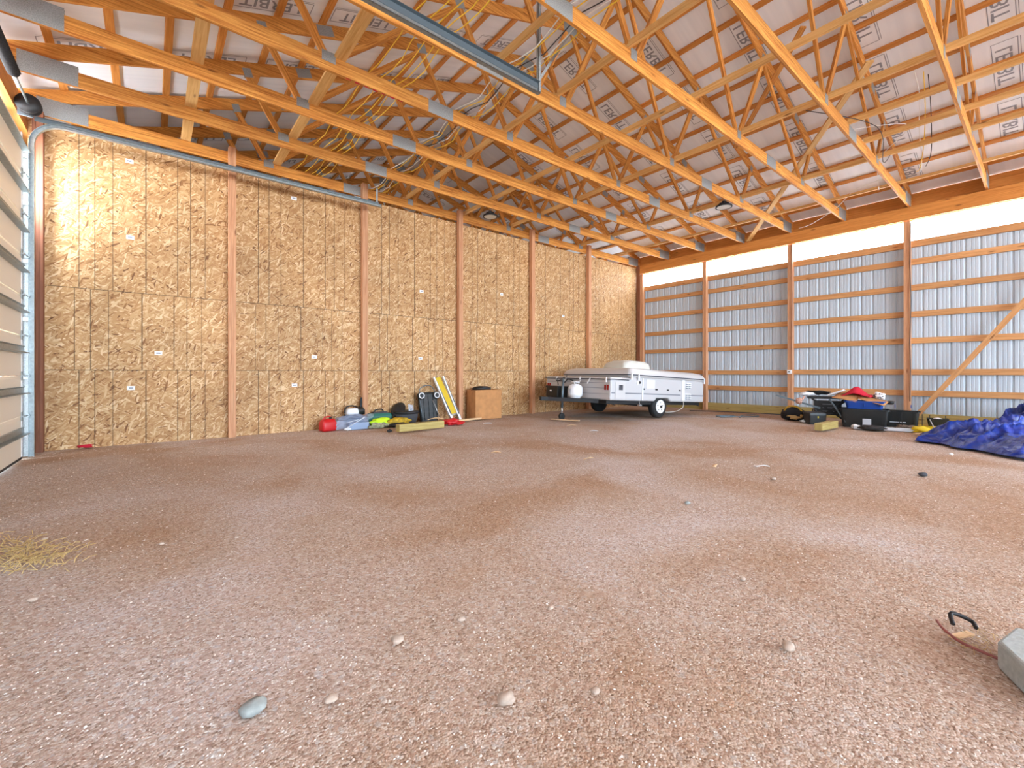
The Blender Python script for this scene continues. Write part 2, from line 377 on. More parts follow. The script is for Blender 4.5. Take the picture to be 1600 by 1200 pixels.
def mat_metal_wall():
    m, nt, b = mat('ribbed steel siding'); L = nt.links
    tc = nt.nodes.new('ShaderNodeTexCoord'); mp = nt.nodes.new('ShaderNodeMapping'); mp.inputs['Scale'].default_value = (1, 9, .25); L.new(tc.outputs['Object'], mp.inputs[0])
    n = nt.nodes.new('ShaderNodeTexNoise'); n.inputs['Scale'].default_value = 1; n.inputs['Detail'].default_value = 4; L.new(mp.outputs[0], n.inputs['Vector'])
    r = ramp(nt, [(.3, (188, 199, 208)), (.7, (197, 208, 217))]); L.new(n.outputs['Fac'], r.inputs[0]); L.new(r.outputs[0], b.inputs['Base Color'])
    b.inputs['Roughness'].default_value = .5; b.inputs['Metallic'].default_value = .1; return m
M['siding'] = mat_metal_wall()
def mat_under():
    m, nt, b = mat('roof underlayment'); L = nt.links
    tc = nt.nodes.new('ShaderNodeTexCoord'); mp = nt.nodes.new('ShaderNodeMapping'); mp.inputs['Scale'].default_value = (.4, 7, 1); L.new(tc.outputs['Object'], mp.inputs[0])
    n = nt.nodes.new('ShaderNodeTexNoise'); n.inputs['Scale'].default_value = 1.2; n.inputs['Detail'].default_value = 4; L.new(mp.outputs[0], n.inputs['Vector'])
    r = ramp(nt, [(.3, (236, 239, 244)), (.7, (247, 249, 252))]); L.new(n.outputs['Fac'], r.inputs[0]); L.new(r.outputs[0], b.inputs['Base Color'])
    b.inputs['Roughness'].default_value = .6
    bp = nt.nodes.new('ShaderNodeBump'); bp.inputs['Strength'].default_value = .3; bp.inputs['Distance'].default_value = .03; L.new(n.outputs['Fac'], bp.inputs['Height']); L.new(bp.outputs[0], b.inputs['Normal'])
    return m
M['under'] = mat_under()

# ---------------------------------------------------------------- numbers of the building
XC = -7.55                      # ridge
def T(k): return 0.02 - k*1.235 # truss stations, 0 = over the strand board wall
YB, YF = -25.0, 7.9             # open rear end, far gable
def P(k): return -0.0717 - k*2.42   # posts of the right wall

# ---------------------------------------------------------------- the setting
fl = MB()
def ground(u, v):
    x = -16.4 + u*17.4; y = YB-3 + v*(YF-YB+3)
    z = .018*noise.noise(Vector((x*.35, y*.35, 0))) - .018
    z += .03*math.exp(-((y+.1)/.5)**2)*(noise.noise(Vector((x*.8, 0, 4)))*.5+.3)
    return (x, y, z)
fl.grid(ground, 90, 200)
tag(fl.build('floor', M['gravel']), kind='structure')

wb_ = MB().box(-15.12, -.02, .03, .045, 0-.05, 4.93, axis='x')
wall_back = tag(wb_.build('wall_back', M['osb']), kind='structure')
for i, (x, z) in enumerate([(-13.99, 4.61), (-13.98, 3.37), (-13.62, 1.49), (-13.97, .91), (-11.51, .91), (-11.14, 1.48), (-11.52, 4.62), (-8.75, 1.5), (-8.72, 3.1), (-6.3, 3.3), (-3.9, 2.9)]):
    st = MB().box(x-.05, x+.05, .024, .03, z-.032, z+.032, axis='x').build('panel_sticker', M['white'], wall_back)
    MB().box(x-.028, x+.028, .021, .024, z-.012, z+.012, axis='x').build('printed_number', M['ink'], st)

def siding(name, x, y0, y1, z0, z1, sgn, m=None):
    """ribbed sheet at plane x; high ribs every 0.2286 m, two small ones between"""
    prof = []; y = y0
    while y < y1:
        for dy, dx in ((0, 0), (.018, .02), (.036, .02), (.054, 0), (.098, 0), (.103, .004), (.113, .004), (.118, 0), (.160, 0), (.165, .004), (.175, .004), (.18, 0)):
            prof.append((y+dy, x+sgn*dx))
        y += .2286
    b = MB(); n = len(prof)
    for z in (z0, z1):
        for (yy, xx) in prof: b.v.append(Vector((xx, min(yy, y1), z)))
    for i in range(n-1): b.face((i, i+1, n+i+1, n+i))
    for z in (z0, z1):
        for (yy, xx) in prof: b.v.append(Vector((xx+sgn*.004, min(yy, y1), z)))
    for i in range(n-1): b.face((2*n+i, 3*n+i, 3*n+i+1, 2*n+i+1))
    return b.build(name, m or M['siding'])
tag(siding('wall_right', .045, YB, YF, 0, 4.22, 1), kind='structure')
tag(siding('window_1', .045, YB, YF, 4.22, 4.69, 1, M['strip']), kind='structure')
# left wall: siding above and between the two big doors, with the same translucent strip under the eave
DY0, DY1 = -.72, -5.32
wl_ = MB()
for y0, y1, z0, z1 in ((DY0+.02, .03, 0, 3.42), (DY0+.02, .03, 4.28, 4.7), (.03, YF, 0, 4.7), (DY1, DY0+.02, 4.36, 4.52), (YB, DY1, 0, 4.36)):
    wl_.box(-15.28, -15.26, y0, y1, z0, z1, axis='y')
tag(wl_.build('wall_left', M['siding']), kind='structure')
tag(MB().box(-15.28, -15.26, YB, DY1, 4.36, 4.7, axis='y').box(-15.28, -15.26, DY1, DY0+.02, 4.52, 4.7, axis='y').build('window_2', M['strip']), kind='structure')
tag(MB().box(-15.28, -15.26, DY0+.02, .03, 3.42, 4.28, axis='z').build('glow_pane', M['strips']), kind='structure')  # added glowing pane, hidden by the track, throws the bright patch on the strand board
tag(MB().box(-15.28, .06, YF, YF+.03, 0, 5.0, axis='x').prism([(-15.28, 5.0), (.06, 5.0), (XC, 7.7)], YF, YF+.03).build('wall_front', M['siding']), kind='structure')

# daylight portal in the open rear end of the building (guides sampling only)
pl_ = bpy.data.lights.new('rear_portal', 'AREA'); pl_.shape = 'RECTANGLE'; pl_.size = 15.2; pl_.size_y = 5.0; pl_.cycles.is_portal = True
po = bpy.data.objects.new('rear_portal', pl_); COL.objects.link(po); po.location = (-7.6, YB, 2.5); po.rotation_euler = (R(90), 0, 0)
# roof: underlayment over the purlins, two slopes, with its printed lettering
SL = 1/3.0
ZR = 6.0 + (XC+12.5)/3 + .20      # upper edge of the top chord at the ridge
CT = math.cos(math.atan(SL))
def roofz(x): return ZR - abs(x-XC)*SL
PT = .04                          # purlin thickness
cb_ = MB()
for x0, x1 in ((-15.75, XC), (XC, .65)):
    z0, z1 = roofz(x0)+PT+.002, roofz(x1)+PT+.002
    cb_.prism([(x0, z0), (x1, z1), (x1, z1+.02), (x0, z0+.02)], YB, YF+.3)
ceil = tag(cb_.build('ceiling', M['under']), kind='structure')

def text_mesh(body, size):
    cu = bpy.data.curves.new('t', 'FONT'); cu.body = body; cu.size = size; cu.align_x = 'CENTER'; cu.align_y = 'CENTER'; cu.offset = size*.012; cu.resolution_u = 2
    o = bpy.data.objects.new('t', cu); COL.objects.link(o); dg = bpy.context.evaluated_depsgraph_get(); me = bpy.data.meshes.new_from_object(o.evaluated_get(dg))
    v = [x.co.copy() for x in me.vertices]; f = [tuple(p.vertices) for p in me.polygons]
    bpy.data.objects.remove(o); bpy.data.curves.remove(cu); bpy.data.meshes.remove(me); return v, f
def lettering(side):
    b = MB(); tv, tf = text_mesh('LERBIT', .27)
    sg = -1 if side == 'left' else 1
    def put(x, y, du, dv):       # du along the slope (downwards), dv across
        X = x + sg*du*CT; return Vector((X, y + dv, roofz(X)+PT-.0015))
    for row in range(0, 14):
        y = -15.0 + row*1.5 + (.35 if side == 'left' else 0)
        for c in range(0, 6):
            x = XC + sg*(.9 + c*1.32 + (row % 2)*.62)
            if abs(x-XC) > 7.2: continue
            o = len(b.v)
            for v in tv: b.v.append(put(x, y, v.x, v.y))
            for f in tf: b.face([o+i for i in f])
            for (u0, u1, v0, v1) in ((-.53, .53, .135, .146), (-.53, .53, -.152, -.141), (-.53, .53, -.18, -.172), (-.541, -.53, -.15, .146), (.53, .541, -.15, .146)):
                o = len(b.v)
                for u, w in ((u0, v0), (u1, v0), (u1, v1), (u0, v1)): b.v.append(put(x, y, u, w))
                b.face((o, o+1, o+2, o+3))
    return b.build('printed_lettering', M['ink'], ceil)
lettering('left'); lettering('right')

# overhead door (closed) in the left wall
door = tag(empty('door_1', (-15.06, (DY0+DY1)/2, 0)), kind='structure')
dw = (DY0-DY1)/2
for k in range(8):
    z0 = .03+.545*k
    pn = MB().prism([(-.05, z0+.004), (0, z0+.004), (0, z0+.5), (-.012, z0+.541), (-.05, z0+.541)], -dw, dw).build('door_panel', M['door'], door)
    MB().box(-.004, .006, dw-.06, dw, z0+.006, z0+.54, axis='z').build('stile', M['doorw'], pn)
    MB().box(-.004, .006, -dw, -dw+.06, z0+.006, z0+.54, axis='z').build('stile', M['doorw'], pn)
    zs = z0+.30
    MB().prism([(0, zs), (.075, zs+.005), (.075, zs+.015), (.012, zs+.015), (.012, zs+.085), (.03, zs+.10), (0, zs+.10)], -dw, dw+.02).build('strut', M['galv'], door)
    if k:
        for yy in (-dw+.06, -dw/3, dw/3, dw-.05):
            hb = MB().box(.002, .012, yy-.03, yy+.03, z0-.06, z0+.06, axis='z').box(.008, .035, yy-.022, yy+.022, z0-.012, z0+.012, axis='y').build('hinge', M['plate'], door)
        for s_ in (-1, 1):
            MB().tube([(.035, s_*(dw-.02), z0), (.035, s_*(dw+.1), z0)], .008, 8).cyl((.035, s_*(dw+.11), z0), .024, .02, 'y', 14).build('roller', M['galv'], door)
MB().box(-.045, .0, -dw, dw, 0, .034, axis='y').build('bottom_seal', M['rubber'], door)

def door_track(ysign, label):
    yy = DY0+.13 if ysign > 0 else DY1-.13
    o = empty('door_track', (-15.02, yy, 0)); tag(o, label, 'door track', 'overhead door tracks')
    zt, rr = 4.68, .36
    # C shaped section swept up, round the bend and back along the ceiling
    def path(off):
        pts = [(off[0], 0), (off[0], zt-rr)]
        for k in range(1, 9):
            a = R(90*k/8); pts.append((rr-(rr-off[0])*math.cos(a), zt-rr+(rr-off[0])*math.sin(a)))
        pts.append((5.05, zt-off[0])); return pts
    for nm, (xa, xb), (ya, yb) in (('track_web', (-.002, .055), (.03, .033)), ('track_lip', (-.002, .002), (-.02, .033)), ('track_lip', (.051, .055), (-.02, .033))):
        b = MB(); A, B = path((xa,)), path((xb,))
        ya_, yb_ = (ya*ysign, yb*ysign)
        n = len(A)
        for (p, y) in ((A, ya_), (B, ya_), (B, yb_), (A, yb_)):
            for q in p: b.v.append(Vector((q[0], y, q[1])))
        for i in range(n-1):
            for s_ in range(4):
                t_ = (s_+1) % 4; b.face((s_*n+i, s_*n+i+1, t_*n+i+1, t_*n+i))
        for i in (0, n-1): b.face([s_*n+i for s_ in range(4)])
        b.build(nm, M['galv'], o)
    MB().box(.05, 5.0, .034*ysign, .038*ysign, zt-.02, zt+.05, axis='x').box(.05, 5.0, .034*ysign, .08*ysign, zt+.046, zt+.05, axis='x').build('angle_iron', M['galvd'], o)
    MB().box(-.08, -.07, .03*ysign, .09*ysign, 0, 4.3, axis='z').box(-.08, .0, .085*ysign, .09*ysign, 0, 4.3, axis='z').build('jamb_angle', M['plate'], o)
    for zz in (.3, 1.1, 1.9, 2.7, 3.5, 4.15):
        MB().box(-.07, .03, .036*ysign, .046*ysign, zz-.025, zz+.025, axis='x').build('bracket', M['plate'], o)
    return o
t1 = door_track(1, 'galvanised door track curving from the strand board corner back under the rafters')
t2 = door_track(-1, 'nearer grey door track hung overhead, its end held by a perforated hanger')
MB().box(5.0, 5.04, -.05, -.046, 4.63, 5.95, axis='z').box(5.0, 5.004, -.05, -.01, 4.63, 5.95, axis='z').build('hanger', M['plate'], t2)
MB().beam((5.0, -.04, 4.75), (5.75, -.04, 5.9), .004, .035).build('hanger_strap', M['plate'], t2)
MB().box(4.95, 4.99, .05, .054, 4.66, 5.02, axis='z').build('hanger', M['plate'], t1)

tor = tag(empty('torsion_spring_shaft', (-14.98, (DY0+DY1)/2, 4.74)), 'torsion shaft with black springs and cable drum above the overhead door', 'door spring')
MB().tube([(0, -2.3, 0), (0, 2.3, 0)], .014, 12).build('shaft', M['galv'], tor)
for s_ in (-1, 1):
    MB().lathe((0, s_*2.17, 0), [(.03, -.05), (.125, -.05), (.125, -.035), (.085, -.03), (.11, .03), (.125, .035), (.125, .05), (.03, .05)], 'y', 28).build('cable_drum', M['black'], tor)
    cpts = []
    for k in range(0, 440):
        a = k*2*math.pi/11; cpts.append((.05*math.cos(a), s_*(1.35 - k*.0026), .05*math.sin(a)))
    MB().tube([(p[0], p[1], p[2]) for p in cpts], .012, 5).tube([(0, s_*1.38, 0), (0, s_*.19, 0)], .042, 12).build('spring', M['black'], tor)
MB().box(-.12, .03, -.02, .02, -.06, .06, axis='x').build('centre_bracket', M['galvd'], tor)
for s_ in (-1, 1): MB().box(-.12, .03, s_*2.27-.01, s_*2.27+.01, -.12, .06, axis='z').build('end_bracket', M['galvd'], tor)
# header boards and jamb posts of the left wall
tag(MB().box(-15.24, -15.12, YB, YF, 4.70, 4.985, axis='y').build('header_beam', M['header']), 'orange wooden header beam above the overhead door', 'beam', 'eave header beams')
tag(MB().box(-15.24, -15.18, DY1-.2, DY0+.2, 4.38, 4.54, axis='y').build('lintel_board', M['header']), 'orange lintel board directly above the overhead door panels', 'board')
tag(MB().box(-15.24, -15.13, DY0+.08, DY0+.18, -.02, 3.42, axis='z').build('door_jamb_post', M['darkpost']), 'reddish jamb post behind the door track near the strand board corner', 'post')
tag(MB().box(-15.24, -15.13, DY1-.24, DY1-.08, -.02, 4.37, axis='z').build('door_jamb_post', M['post']), 'jamb post on the near side of the overhead door', 'post')

# ---------------------------------------------------------------- posts along the strand board wall
for k in range(0, 7):
    x = -.386-2.438*k; dark = k in (6,)
    if k == 0: x = -.12
    px = -15.0 if k == 6 else x
    z1 = 5.0 if k in (0, 6) else 5.24
    hw = .058
    m_ = M['darkpost'] if k in (0, 6) else M['post']
    b = MB().box(px-hw, px+hw*.3, -.115, .028, -.04, z1, axis='z') if False else MB()
    for q in range(3):      # three laminated plies
        b.box(px-hw+q*hw*2/3, px-hw+(q+1)*hw*2/3-.0015, -.125+(.004 if q == 1 else 0), -.003 if k not in () else .028, -.04, z1, axis='z')
    lab = {6: 'dark reddish laminated post in the corner beside the overhead door', 5: 'laminated wall post in the strand board wall, second from the overhead door',
           4: 'laminated wall post rising behind the green tool case', 3: 'laminated wall post between the folded ladder and the cardboard box',
           2: 'laminated wall post between the cardboard box and the camper', 1: 'laminated wall post behind the camper, nearest the far corner', 0: 'dark corner post where strand board meets steel siding'}[k]
    tag(b.build('wall_post', m_), lab, 'post', 'posts of the strand board wall')

# ---------------------------------------------------------------- right wall frame
bay = ['corner bay beside the strand board', 'bay behind the camper tail', 'bay behind the black totes', 'bay crossed by the leaning brace', 'bay behind the blue tarps', 'rearmost bay']
for k in range(0, 7):
    y = P(k)-.02 if k else -.19
    b = MB()
    for q in range(3): b.box(-.155+(.004 if q == 1 else 0), .0, y-.057+q*.038, y-.057+(q+1)*.038-.0015, -.04, 4.66, axis='z')
    lab = ['pale post at the far corner of the steel wall', 'post of the steel wall directly behind the camper tail', 'post of the steel wall carrying the small white outlet', 'post of the steel wall behind the black totes, left of the leaning brace', 'post of the steel wall near the blue tarps', 'post of the steel wall, sixth from the corner', 'rearmost post of the steel wall'][k]
    tag(b.build('wall_post', M['post']), lab, 'post', 'posts of the steel wall')
rows = [(.10, .24, 'skirt', 'treated skirt board on the ground'), (.69, .13, 'girt', 'lowest girt'), (1.17, .13, 'girt', 'second girt up'), (1.90, .13, 'girt', 'third girt up'),
        (2.52, .13, 'girt', 'fourth girt up'), (3.13, .13, 'girt', 'fifth girt up'), (3.73, .13, 'girt', 'sixth girt up'), (4.15, .15, 'girt', 'top girt just under the bright strip')]
for r, (z, h, kind, nm) in enumerate(rows):
    for k in range(6):
        ya = (P(k)-.02 if k else -.19) - .0575; yb = P(k+1)-.02+.0575
        j = (random.Random(r*10+k).random()-.5)*.012
        b = MB().box(-.0-.035+.0, .003+.035, yb, ya, z-h/2+j, z+h/2+j, axis='y')
        o = b.build('skirt_board' if kind == 'skirt' else 'wall_girt', M['treated'] if kind == 'skirt' else M['girt'])
        tag(o, nm+' in the '+bay[k], 'board', 'skirt boards of the steel wall' if kind == 'skirt' else 'girts of the steel wall')
# header (two boards) and blocking between the trusses
tag(MB().box(-.155, -.115, YB, -.13, 4.685, 4.985, axis='y').box(-.1145, -.0005, YB, -.13, 4.90, 4.985, axis='y').build('header_beam', M['header']), 'long orange header beam above the bright strip of the steel wall', 'beam', 'eave header beams')  # second box is a filler added to stop strip light leaking upward
tag(MB().box(.0, .075, YB, YF, 4.70, 4.985, axis='y').build('header_beam', M['header']), 'outer header board behind the long beam of the steel wall', 'beam', 'eave header beams')
tag(MB().box(.06, .10, YB, YF, 4.99, 5.335, axis='y').build('eave_board', M['header']), 'bright orange eave board running behind the truss ends', 'board')
tag(MB().box(-15.25, -15.21, YB, YF, 4.99, 5.27, axis='y').build('eave_board', M['header']), 'orange eave board above the overhead door wall', 'board')
# leaning brace
tag(MB().beam((-.178, -7.42, .02), (-.178, -9.86, 3.68), .095, .036, up=(1, 0, 0)).build('diagonal_brace', M['girt']), 'long diagonal board leaning across the girts above the blue tarp', 'board')
jb = tag(MB().box(-.21, -.156, -4.98, -4.88, 1.13, 1.24, axis='z').build('outlet_box', M['white'], bevel=.006), 'small white outlet box on a post of the steel wall', 'outlet box')
MB().box(-.214, -.21, -4.95, -4.91, 1.17, 1.20, axis='z').build('socket', M['black'], jb)
tag(MB().tube([(-.165, -4.99, 1.24), (-.17, -4.985, 2.0), (-.165, -4.995, 3.2), (-.17, -4.985, 4.2), (-.17, -4.985, 4.66)], .006, 6).build('wall_cable', M['darkgrey']), 'dark cable running up the post with the outlet', 'cable')
tag(MB().tube([(-.165, -7.41, .5), (-.18, -7.42, 1.2), (-.165, -7.41, 1.9), (-.185, -7.43, 2.8), (-.165, -7.41, 3.6), (-.18, -7.42, 4.6)], .008, 6).build('wall_cable', M['darkgrey']), 'dark wavy cable on the post left of the leaning brace', 'cable')

# ---------------------------------------------------------------- roof trusses
TW = .038
def lowz(x): return 6.0 + (XC+12.5)/3 - abs(x-XC)*SL     # lower edge of the top chord
def make_truss():
    o = empty('roof_truss', (0, 0, 0))
    # bottom chord with heel, in three boards
    zb, zt = 4.99, 5.185
    xe0, xe1 = -15.2, .055
    xh = XC - (XC+12.5+6.0*0)  # unused
    xa = -12.5 - (6.0-zt)*3    # where lower edge of top chord meets top of bottom chord
    for poly, nm in (([(xe0, zb), (-10.36, zb), (-10.36, zt), (xa, zt), (xe0, lowz(xe0)-.002)], 'bottom_chord'),
                     ([(-10.356, zb), (-4.75, zb), (-4.75, zt), (-10.356, zt)], 'bottom_chord'),
                     ([(-4.746, zb), (xe1, zb), (xe1, lowz(xe1)-.002), (2*XC-xa, zt), (-4.746, zt)], 'bottom_chord')):
        MB().prism(poly, -TW/2, TW/2).build(nm, M['truss'], o)
    for sg in (-1, 1):
        def X(d): return XC + sg*d
        def TC(d0, d1):
            MB().prism([(X(d0), lowz(X(d0))), (X(d1), lowz(X(d1))), (X(d1), lowz(X(d1))+.2), (X(d0), lowz(X(d0))+.2)], -TW/2, TW/2).build('top_chord', M['truss'], o)
        TC(0.0005, 4.10); TC(4.104, 8.0)
        J = {'B1': (4.42, 5.185), 'B3': (1.47, 5.185), 'T1': (4.95, lowz(X(4.95))), 'T2': (2.47, lowz(X(2.47))), 'R': (.05, lowz(XC)-.005)}
        J['B3b'] = (1.47-.09, 5.185); J['B1b'] = (4.42-.09, 5.185); J['B1a'] = (4.42+.05, 5.185); J['B3a'] = (1.47+.04, 5.185)
        for a, c in (('T1', 'B1a'), ('B1b', 'T2'), ('T2', 'B3a'), ('B3b', 'R')):
            p, q = J[a], J[c]
            MB().beam((X(p[0]), 0, p[1]), (X(q[0]), 0, q[1]), TW, .089, up=(0, 1, 0)).build('web', M['truss'], o) if False else \
                MB().beam((X(p[0]), 0, p[1]), (X(q[0]), 0, q[1]), .089, TW, up=(0, 1, 0)).build('web', M['truss'], o)
        def plate(x, z, w, h, a=0):
            b = MB()
            for ys in (-1, 1):
                dx, dz = math.cos(a)*w/2, math.sin(a)*w/2
                b.beam((x-dx, ys*(TW/2+.002), z-dz), (x+dx, ys*(TW/2+.002), z+dz), .003, h)
            b.build('nail_plate', M['plate'], o)
        plate(X(7.2), 5.125, .56, .265, 0)
        plate(X(4.42), 5.16, .17, .13)
        plate(X(2.80), 5.088, .42, .19)
        plate(X(1.47), 5.15, .13, .14)
        plate(X(4.95), lowz(X(4.95))+.03, .12, .14, -sg*math.atan(SL))
        plate(X(2.47), lowz(X(2.47))+.04, .16, .15, -sg*math.atan(SL))
        plate(X(4.10), lowz(X(4.10))+.1, .24, .15, -sg*math.atan(SL))
    MB().box(XC-.17, XC+.17, TW/2+.0005, TW/2+.0035, lowz(XC)-.06, lowz(XC)+.14, axis='x').box(XC-.17, XC+.17, -TW/2-.0035, -TW/2-.0005, lowz(XC)-.06, lowz(XC)+.14, axis='x').build('nail_plate', M['plate'], o)
    return o
tr0 = make_truss()
for k in range(-6, 13):
    o = tr0 if k == 0 else copy_tree(tr0)
    o.location = (0, T(k), 0)
    if k == 0: lab = 'timber roof truss directly above the strand board wall'
    elif k > 0: lab = '%s timber roof truss in front of the strand board wall' % ORD[k-1] if k < 9 else 'timber roof truss above the open end, %s back from the photographer' % ORD[k-9]
    else: lab = '%s timber roof truss beyond the strand board wall' % ORD[-k-1]
    tag(o, lab, 'truss', 'timber roof trusses')
    if k == 3:
        rm = MB()
        for q in range(7): rm.beam((-11.75+q*.12, .004*math.sin(q*2), 4.9885), (-11.68+q*.12, .004, 4.9885), .012+.01*(q % 2), .002)
        rm.build('red_paint_mark', M['redcloth'], o)

# purlins
for sg, nm in ((-1, 'left'), (1, 'right')):
    for k in range(12):
        d = 7.19 - .6096*k
        if d < .15: d = .15
        x = XC + sg*d; z = roofz(x)
        a = -sg*math.atan(SL)
        b = MB().beam((x, YB, z+PT/2), (x, YF, z+PT/2), .092, PT-.002, up=(-math.sin(a), 0, math.cos(a)))
        tag(b.build('roof_purlin', M['purlin']), 'roof purlin on the %s slope, %s up from the eave' % (nm, ORD[k]), 'purlin', 'roof purlins')
# ridge board
# longitudinal bracing lying on the bottom chords
def brace(x, y0, y1, w, h, lab, z=5.186, m='brace'):
    tag(MB().beam((x, y0, z+h/2), (x, y1, z+h/2), w, h).build('bracing_board', M[m]), lab, 'board', 'bracing boards lying on the trusses')
brace(-13.25, T(4), T(-1), .14, .038, 'bracing board on the trusses nearest the overhead door side')
brace(-11.83, T(8), T(-1), .14, .038, 'wide pale bracing board on the trusses crossed by the yellow cables')
brace(-10.22, T(8), T(4)+.02, .04, .089, 'short bracing board beside the perforated track hanger', z=5.186)
brace(-9.12, T(8), T(-5), .04, .089, 'bracing board on the trusses left of the ridge line')
brace(-7.52, T(8), T(-5), .04, .089, 'pale bracing board on the trusses under the ridge')
brace(-5.98, T(11), T(-5), .04, .089, 'bracing board on the trusses just right of the ridge')
brace(-3.12, T(11), T(-5), .04, .089, 'bracing board on the trusses holding the right hand lamp cables')
brace(-1.35, T(11), T(-5), .04, .06, 'slim pale bracing board on the trusses nearest the steel wall')
brace(-4.95, T(11), T(6), .04, .089, 'short bracing board between the two nearest trusses, upper one')
brace(-4.0, T(11), T(6), .04, .089, 'short bracing board between the two nearest trusses, lower one')
tag(MB().beam((-4.35, -7.55, 6.40), (-.14, -3.84, 5.03), .12, .038, up=(-.1, 0, 1)).build('diagonal_brace', M['brace']), 'long diagonal brace under the right roof slope beside the far lamp', 'board')
tag(MB().beam((-3.6, -5.0, 6.2), (-5.4, -6.9, 6.85), .089, .038, up=(.1, 0, 1)).build('diagonal_brace', M['truss']), 'short diagonal brace high between the trusses right of the ridge', 'board')

# ---------------------------------------------------------------- high bay lamps
def highbay(loc, lab):
    o = tag(empty('high_bay_lamp', loc), lab, 'lamp', 'round black high bay lamps')
    MB().lathe((0, 0, 0), [(.15, -.005), (.17, -.01), (.175, .0), (.165, .03), (.12, .04), (.1, .05)]).build('housing', M['black'], o)
    MB().lathe((0, 0, 0), [(.145, -.006), (.145, -.001)]).build('lens', M['cream'], o)
    h = MB()
    for k in range(12):
        a = 2*math.pi*k/12; h.beam((math.cos(a)*.03, math.sin(a)*.03, .07), (math.cos(a)*.1, math.sin(a)*.1, .065), .006, .05)
    h.build('heat_sink', M['black'], o)
    MB().lathe((0, 0, 0), [(.05, .04), (.055, .1), (.04, .13), (.012, .14)]).build('driver', M['black'], o)
    MB().tube([(.0, 0, .13), (.02, 0, .16), (.0, 0, .19), (-.012, 0, .17)], .006, 6).build('hook', M['galvd'], o)
    return o
highbay((-3.96, T(4), 4.80), 'round black high bay lamp hanging toward the steel wall')
highbay((-7.6, T(1), 4.79), 'round black high bay lamp hanging above the strand board wall')

# ---------------------------------------------------------------- electric cables over the trusses
def cable(x0, x1, y0, y1, lab, m, r=.007, z=5.188, sag=.05, wob=.04, seed=0, cat='cable', group='cables over the trusses', nm='electric_cable'):
    rnd = random.Random(seed); pts = []; st = T(0)-T(1); y = y1; n = 0
    ks = [k for k in range(-1, 8) if y0 <= T(k) <= y1]
    for i, k in enumerate(ks):
        t = (T(k)-y1)/(y0-y1+1e-6); x = x0+(x1-x0)*t
        pts.append((x+rnd.uniform(-wob, wob)*.5, T(k), z))
        if i < len(ks)-1:
            for q in (.25, .5, .75):
                xx = x + (x1-x0)*(-st*q/(y0-y1+1e-6)); pts.append((xx+rnd.uniform(-wob, wob), T(k)-st*q, z-sag*math.sin(math.pi*q)))
    tag(MB().tube(pts, r, 6).build(nm, M[m]), lab, cat, group)
for i, x in enumerate((-11.52, -11.34, -11.22, -11.12, -11.03)):
    cable(x, x+.12, T(7)-.01, T(-1)+.01, 'yellow cable draped over the trusses, %s from the left of five' % ORD[i], 'romex', seed=i, sag=.05+.012*i, wob=.022)
for i, (x, mm, cn) in enumerate(((-10.0, 'romexw', 'white'), (-9.93, 'romex', 'yellow'), (-9.85, 'darkgrey', 'grey'), (-9.78, 'romexw', 'white'), (-9.7, 'romex', 'yellow'))):
    cable(x, x-.2, T(7)-.01, T(-1)+.01, '%s cable in the bundle left of the ridge, %s of the bundle' % (cn, ORD[i]), mm, seed=20+i, sag=.1, z=5.189)
def loose(pts, m, lab, r=.006): tag(MB().tube(pts, r, 6).build('electric_cable', M[m]), lab, 'cable', 'loose cables in the roof')
def smooth(pts, n=6):
    out = []; P_ = [Vector(p) for p in pts]; P_ = [P_[0]]+P_+[P_[-1]]
    for i in range(1, len(P_)-2):
        for k in range(n):
            t = k/n; a, b, c, d = P_[i-1:i+3]
            out.append(.5*((2*b)+(c-a)*t+(2*a-5*b+4*c-d)*t*t+(3*b-a-3*c+d)*t*t*t))
    out.append(P_[-2]); return out
loose(smooth([(-5.9, T(6)+.3, 5.2), (-4.6, T(6)-.3, 5.15), (-3.4, T(6)-.15, 5.0), (-3.1, T(6)-.2, 5.2)]), 'darkgrey', 'dark cable sagging between the two nearest trusses')
loose(smooth([(-3.6, -8.0, 6.3), (-3.5, -8.05, 5.9), (-3.2, -8.0, 5.5), (-2.6, -7.95, 5.15), (-2.3, -7.9, 5.0), (-1.9, -7.85, 5.3)]), 'romexw', 'white cable dangling between the two nearest trusses')
loose(smooth([(-3.5, -8.1, 6.3), (-3.35, -8.1, 5.7), (-2.9, -8.02, 5.3), (-2.4, -7.9, 5.05), (-2.1, -7.8, 5.1)]), 'romex', 'yellowish cable dangling between the two nearest trusses')
loose(smooth([(-3.45, -8.15, 6.25), (-3.2, -8.15, 5.8), (-2.75, -8.1, 5.2), (-2.55, -8.0, 5.0)]), 'darkgrey', 'dark cable dangling between the two nearest trusses')
loose(smooth([(-1.9, T(6)+.1, 5.2), (-1.5, -6.7, 5.25), (-1.0, -6.2, 5.1), (-.6, -5.6, 4.98), (-.3, -5.2, 5.02)]), 'romexw', 'white cable arching from the trusses to the header')
loose(smooth([(-4.7, T(6), 5.2), (-3.4, -7.9, 5.5), (-2.4, -7.3, 5.45), (-1.4, T(6)+.3, 5.15)]), 'romexw', 'thin white cable strung across the nearest bay')

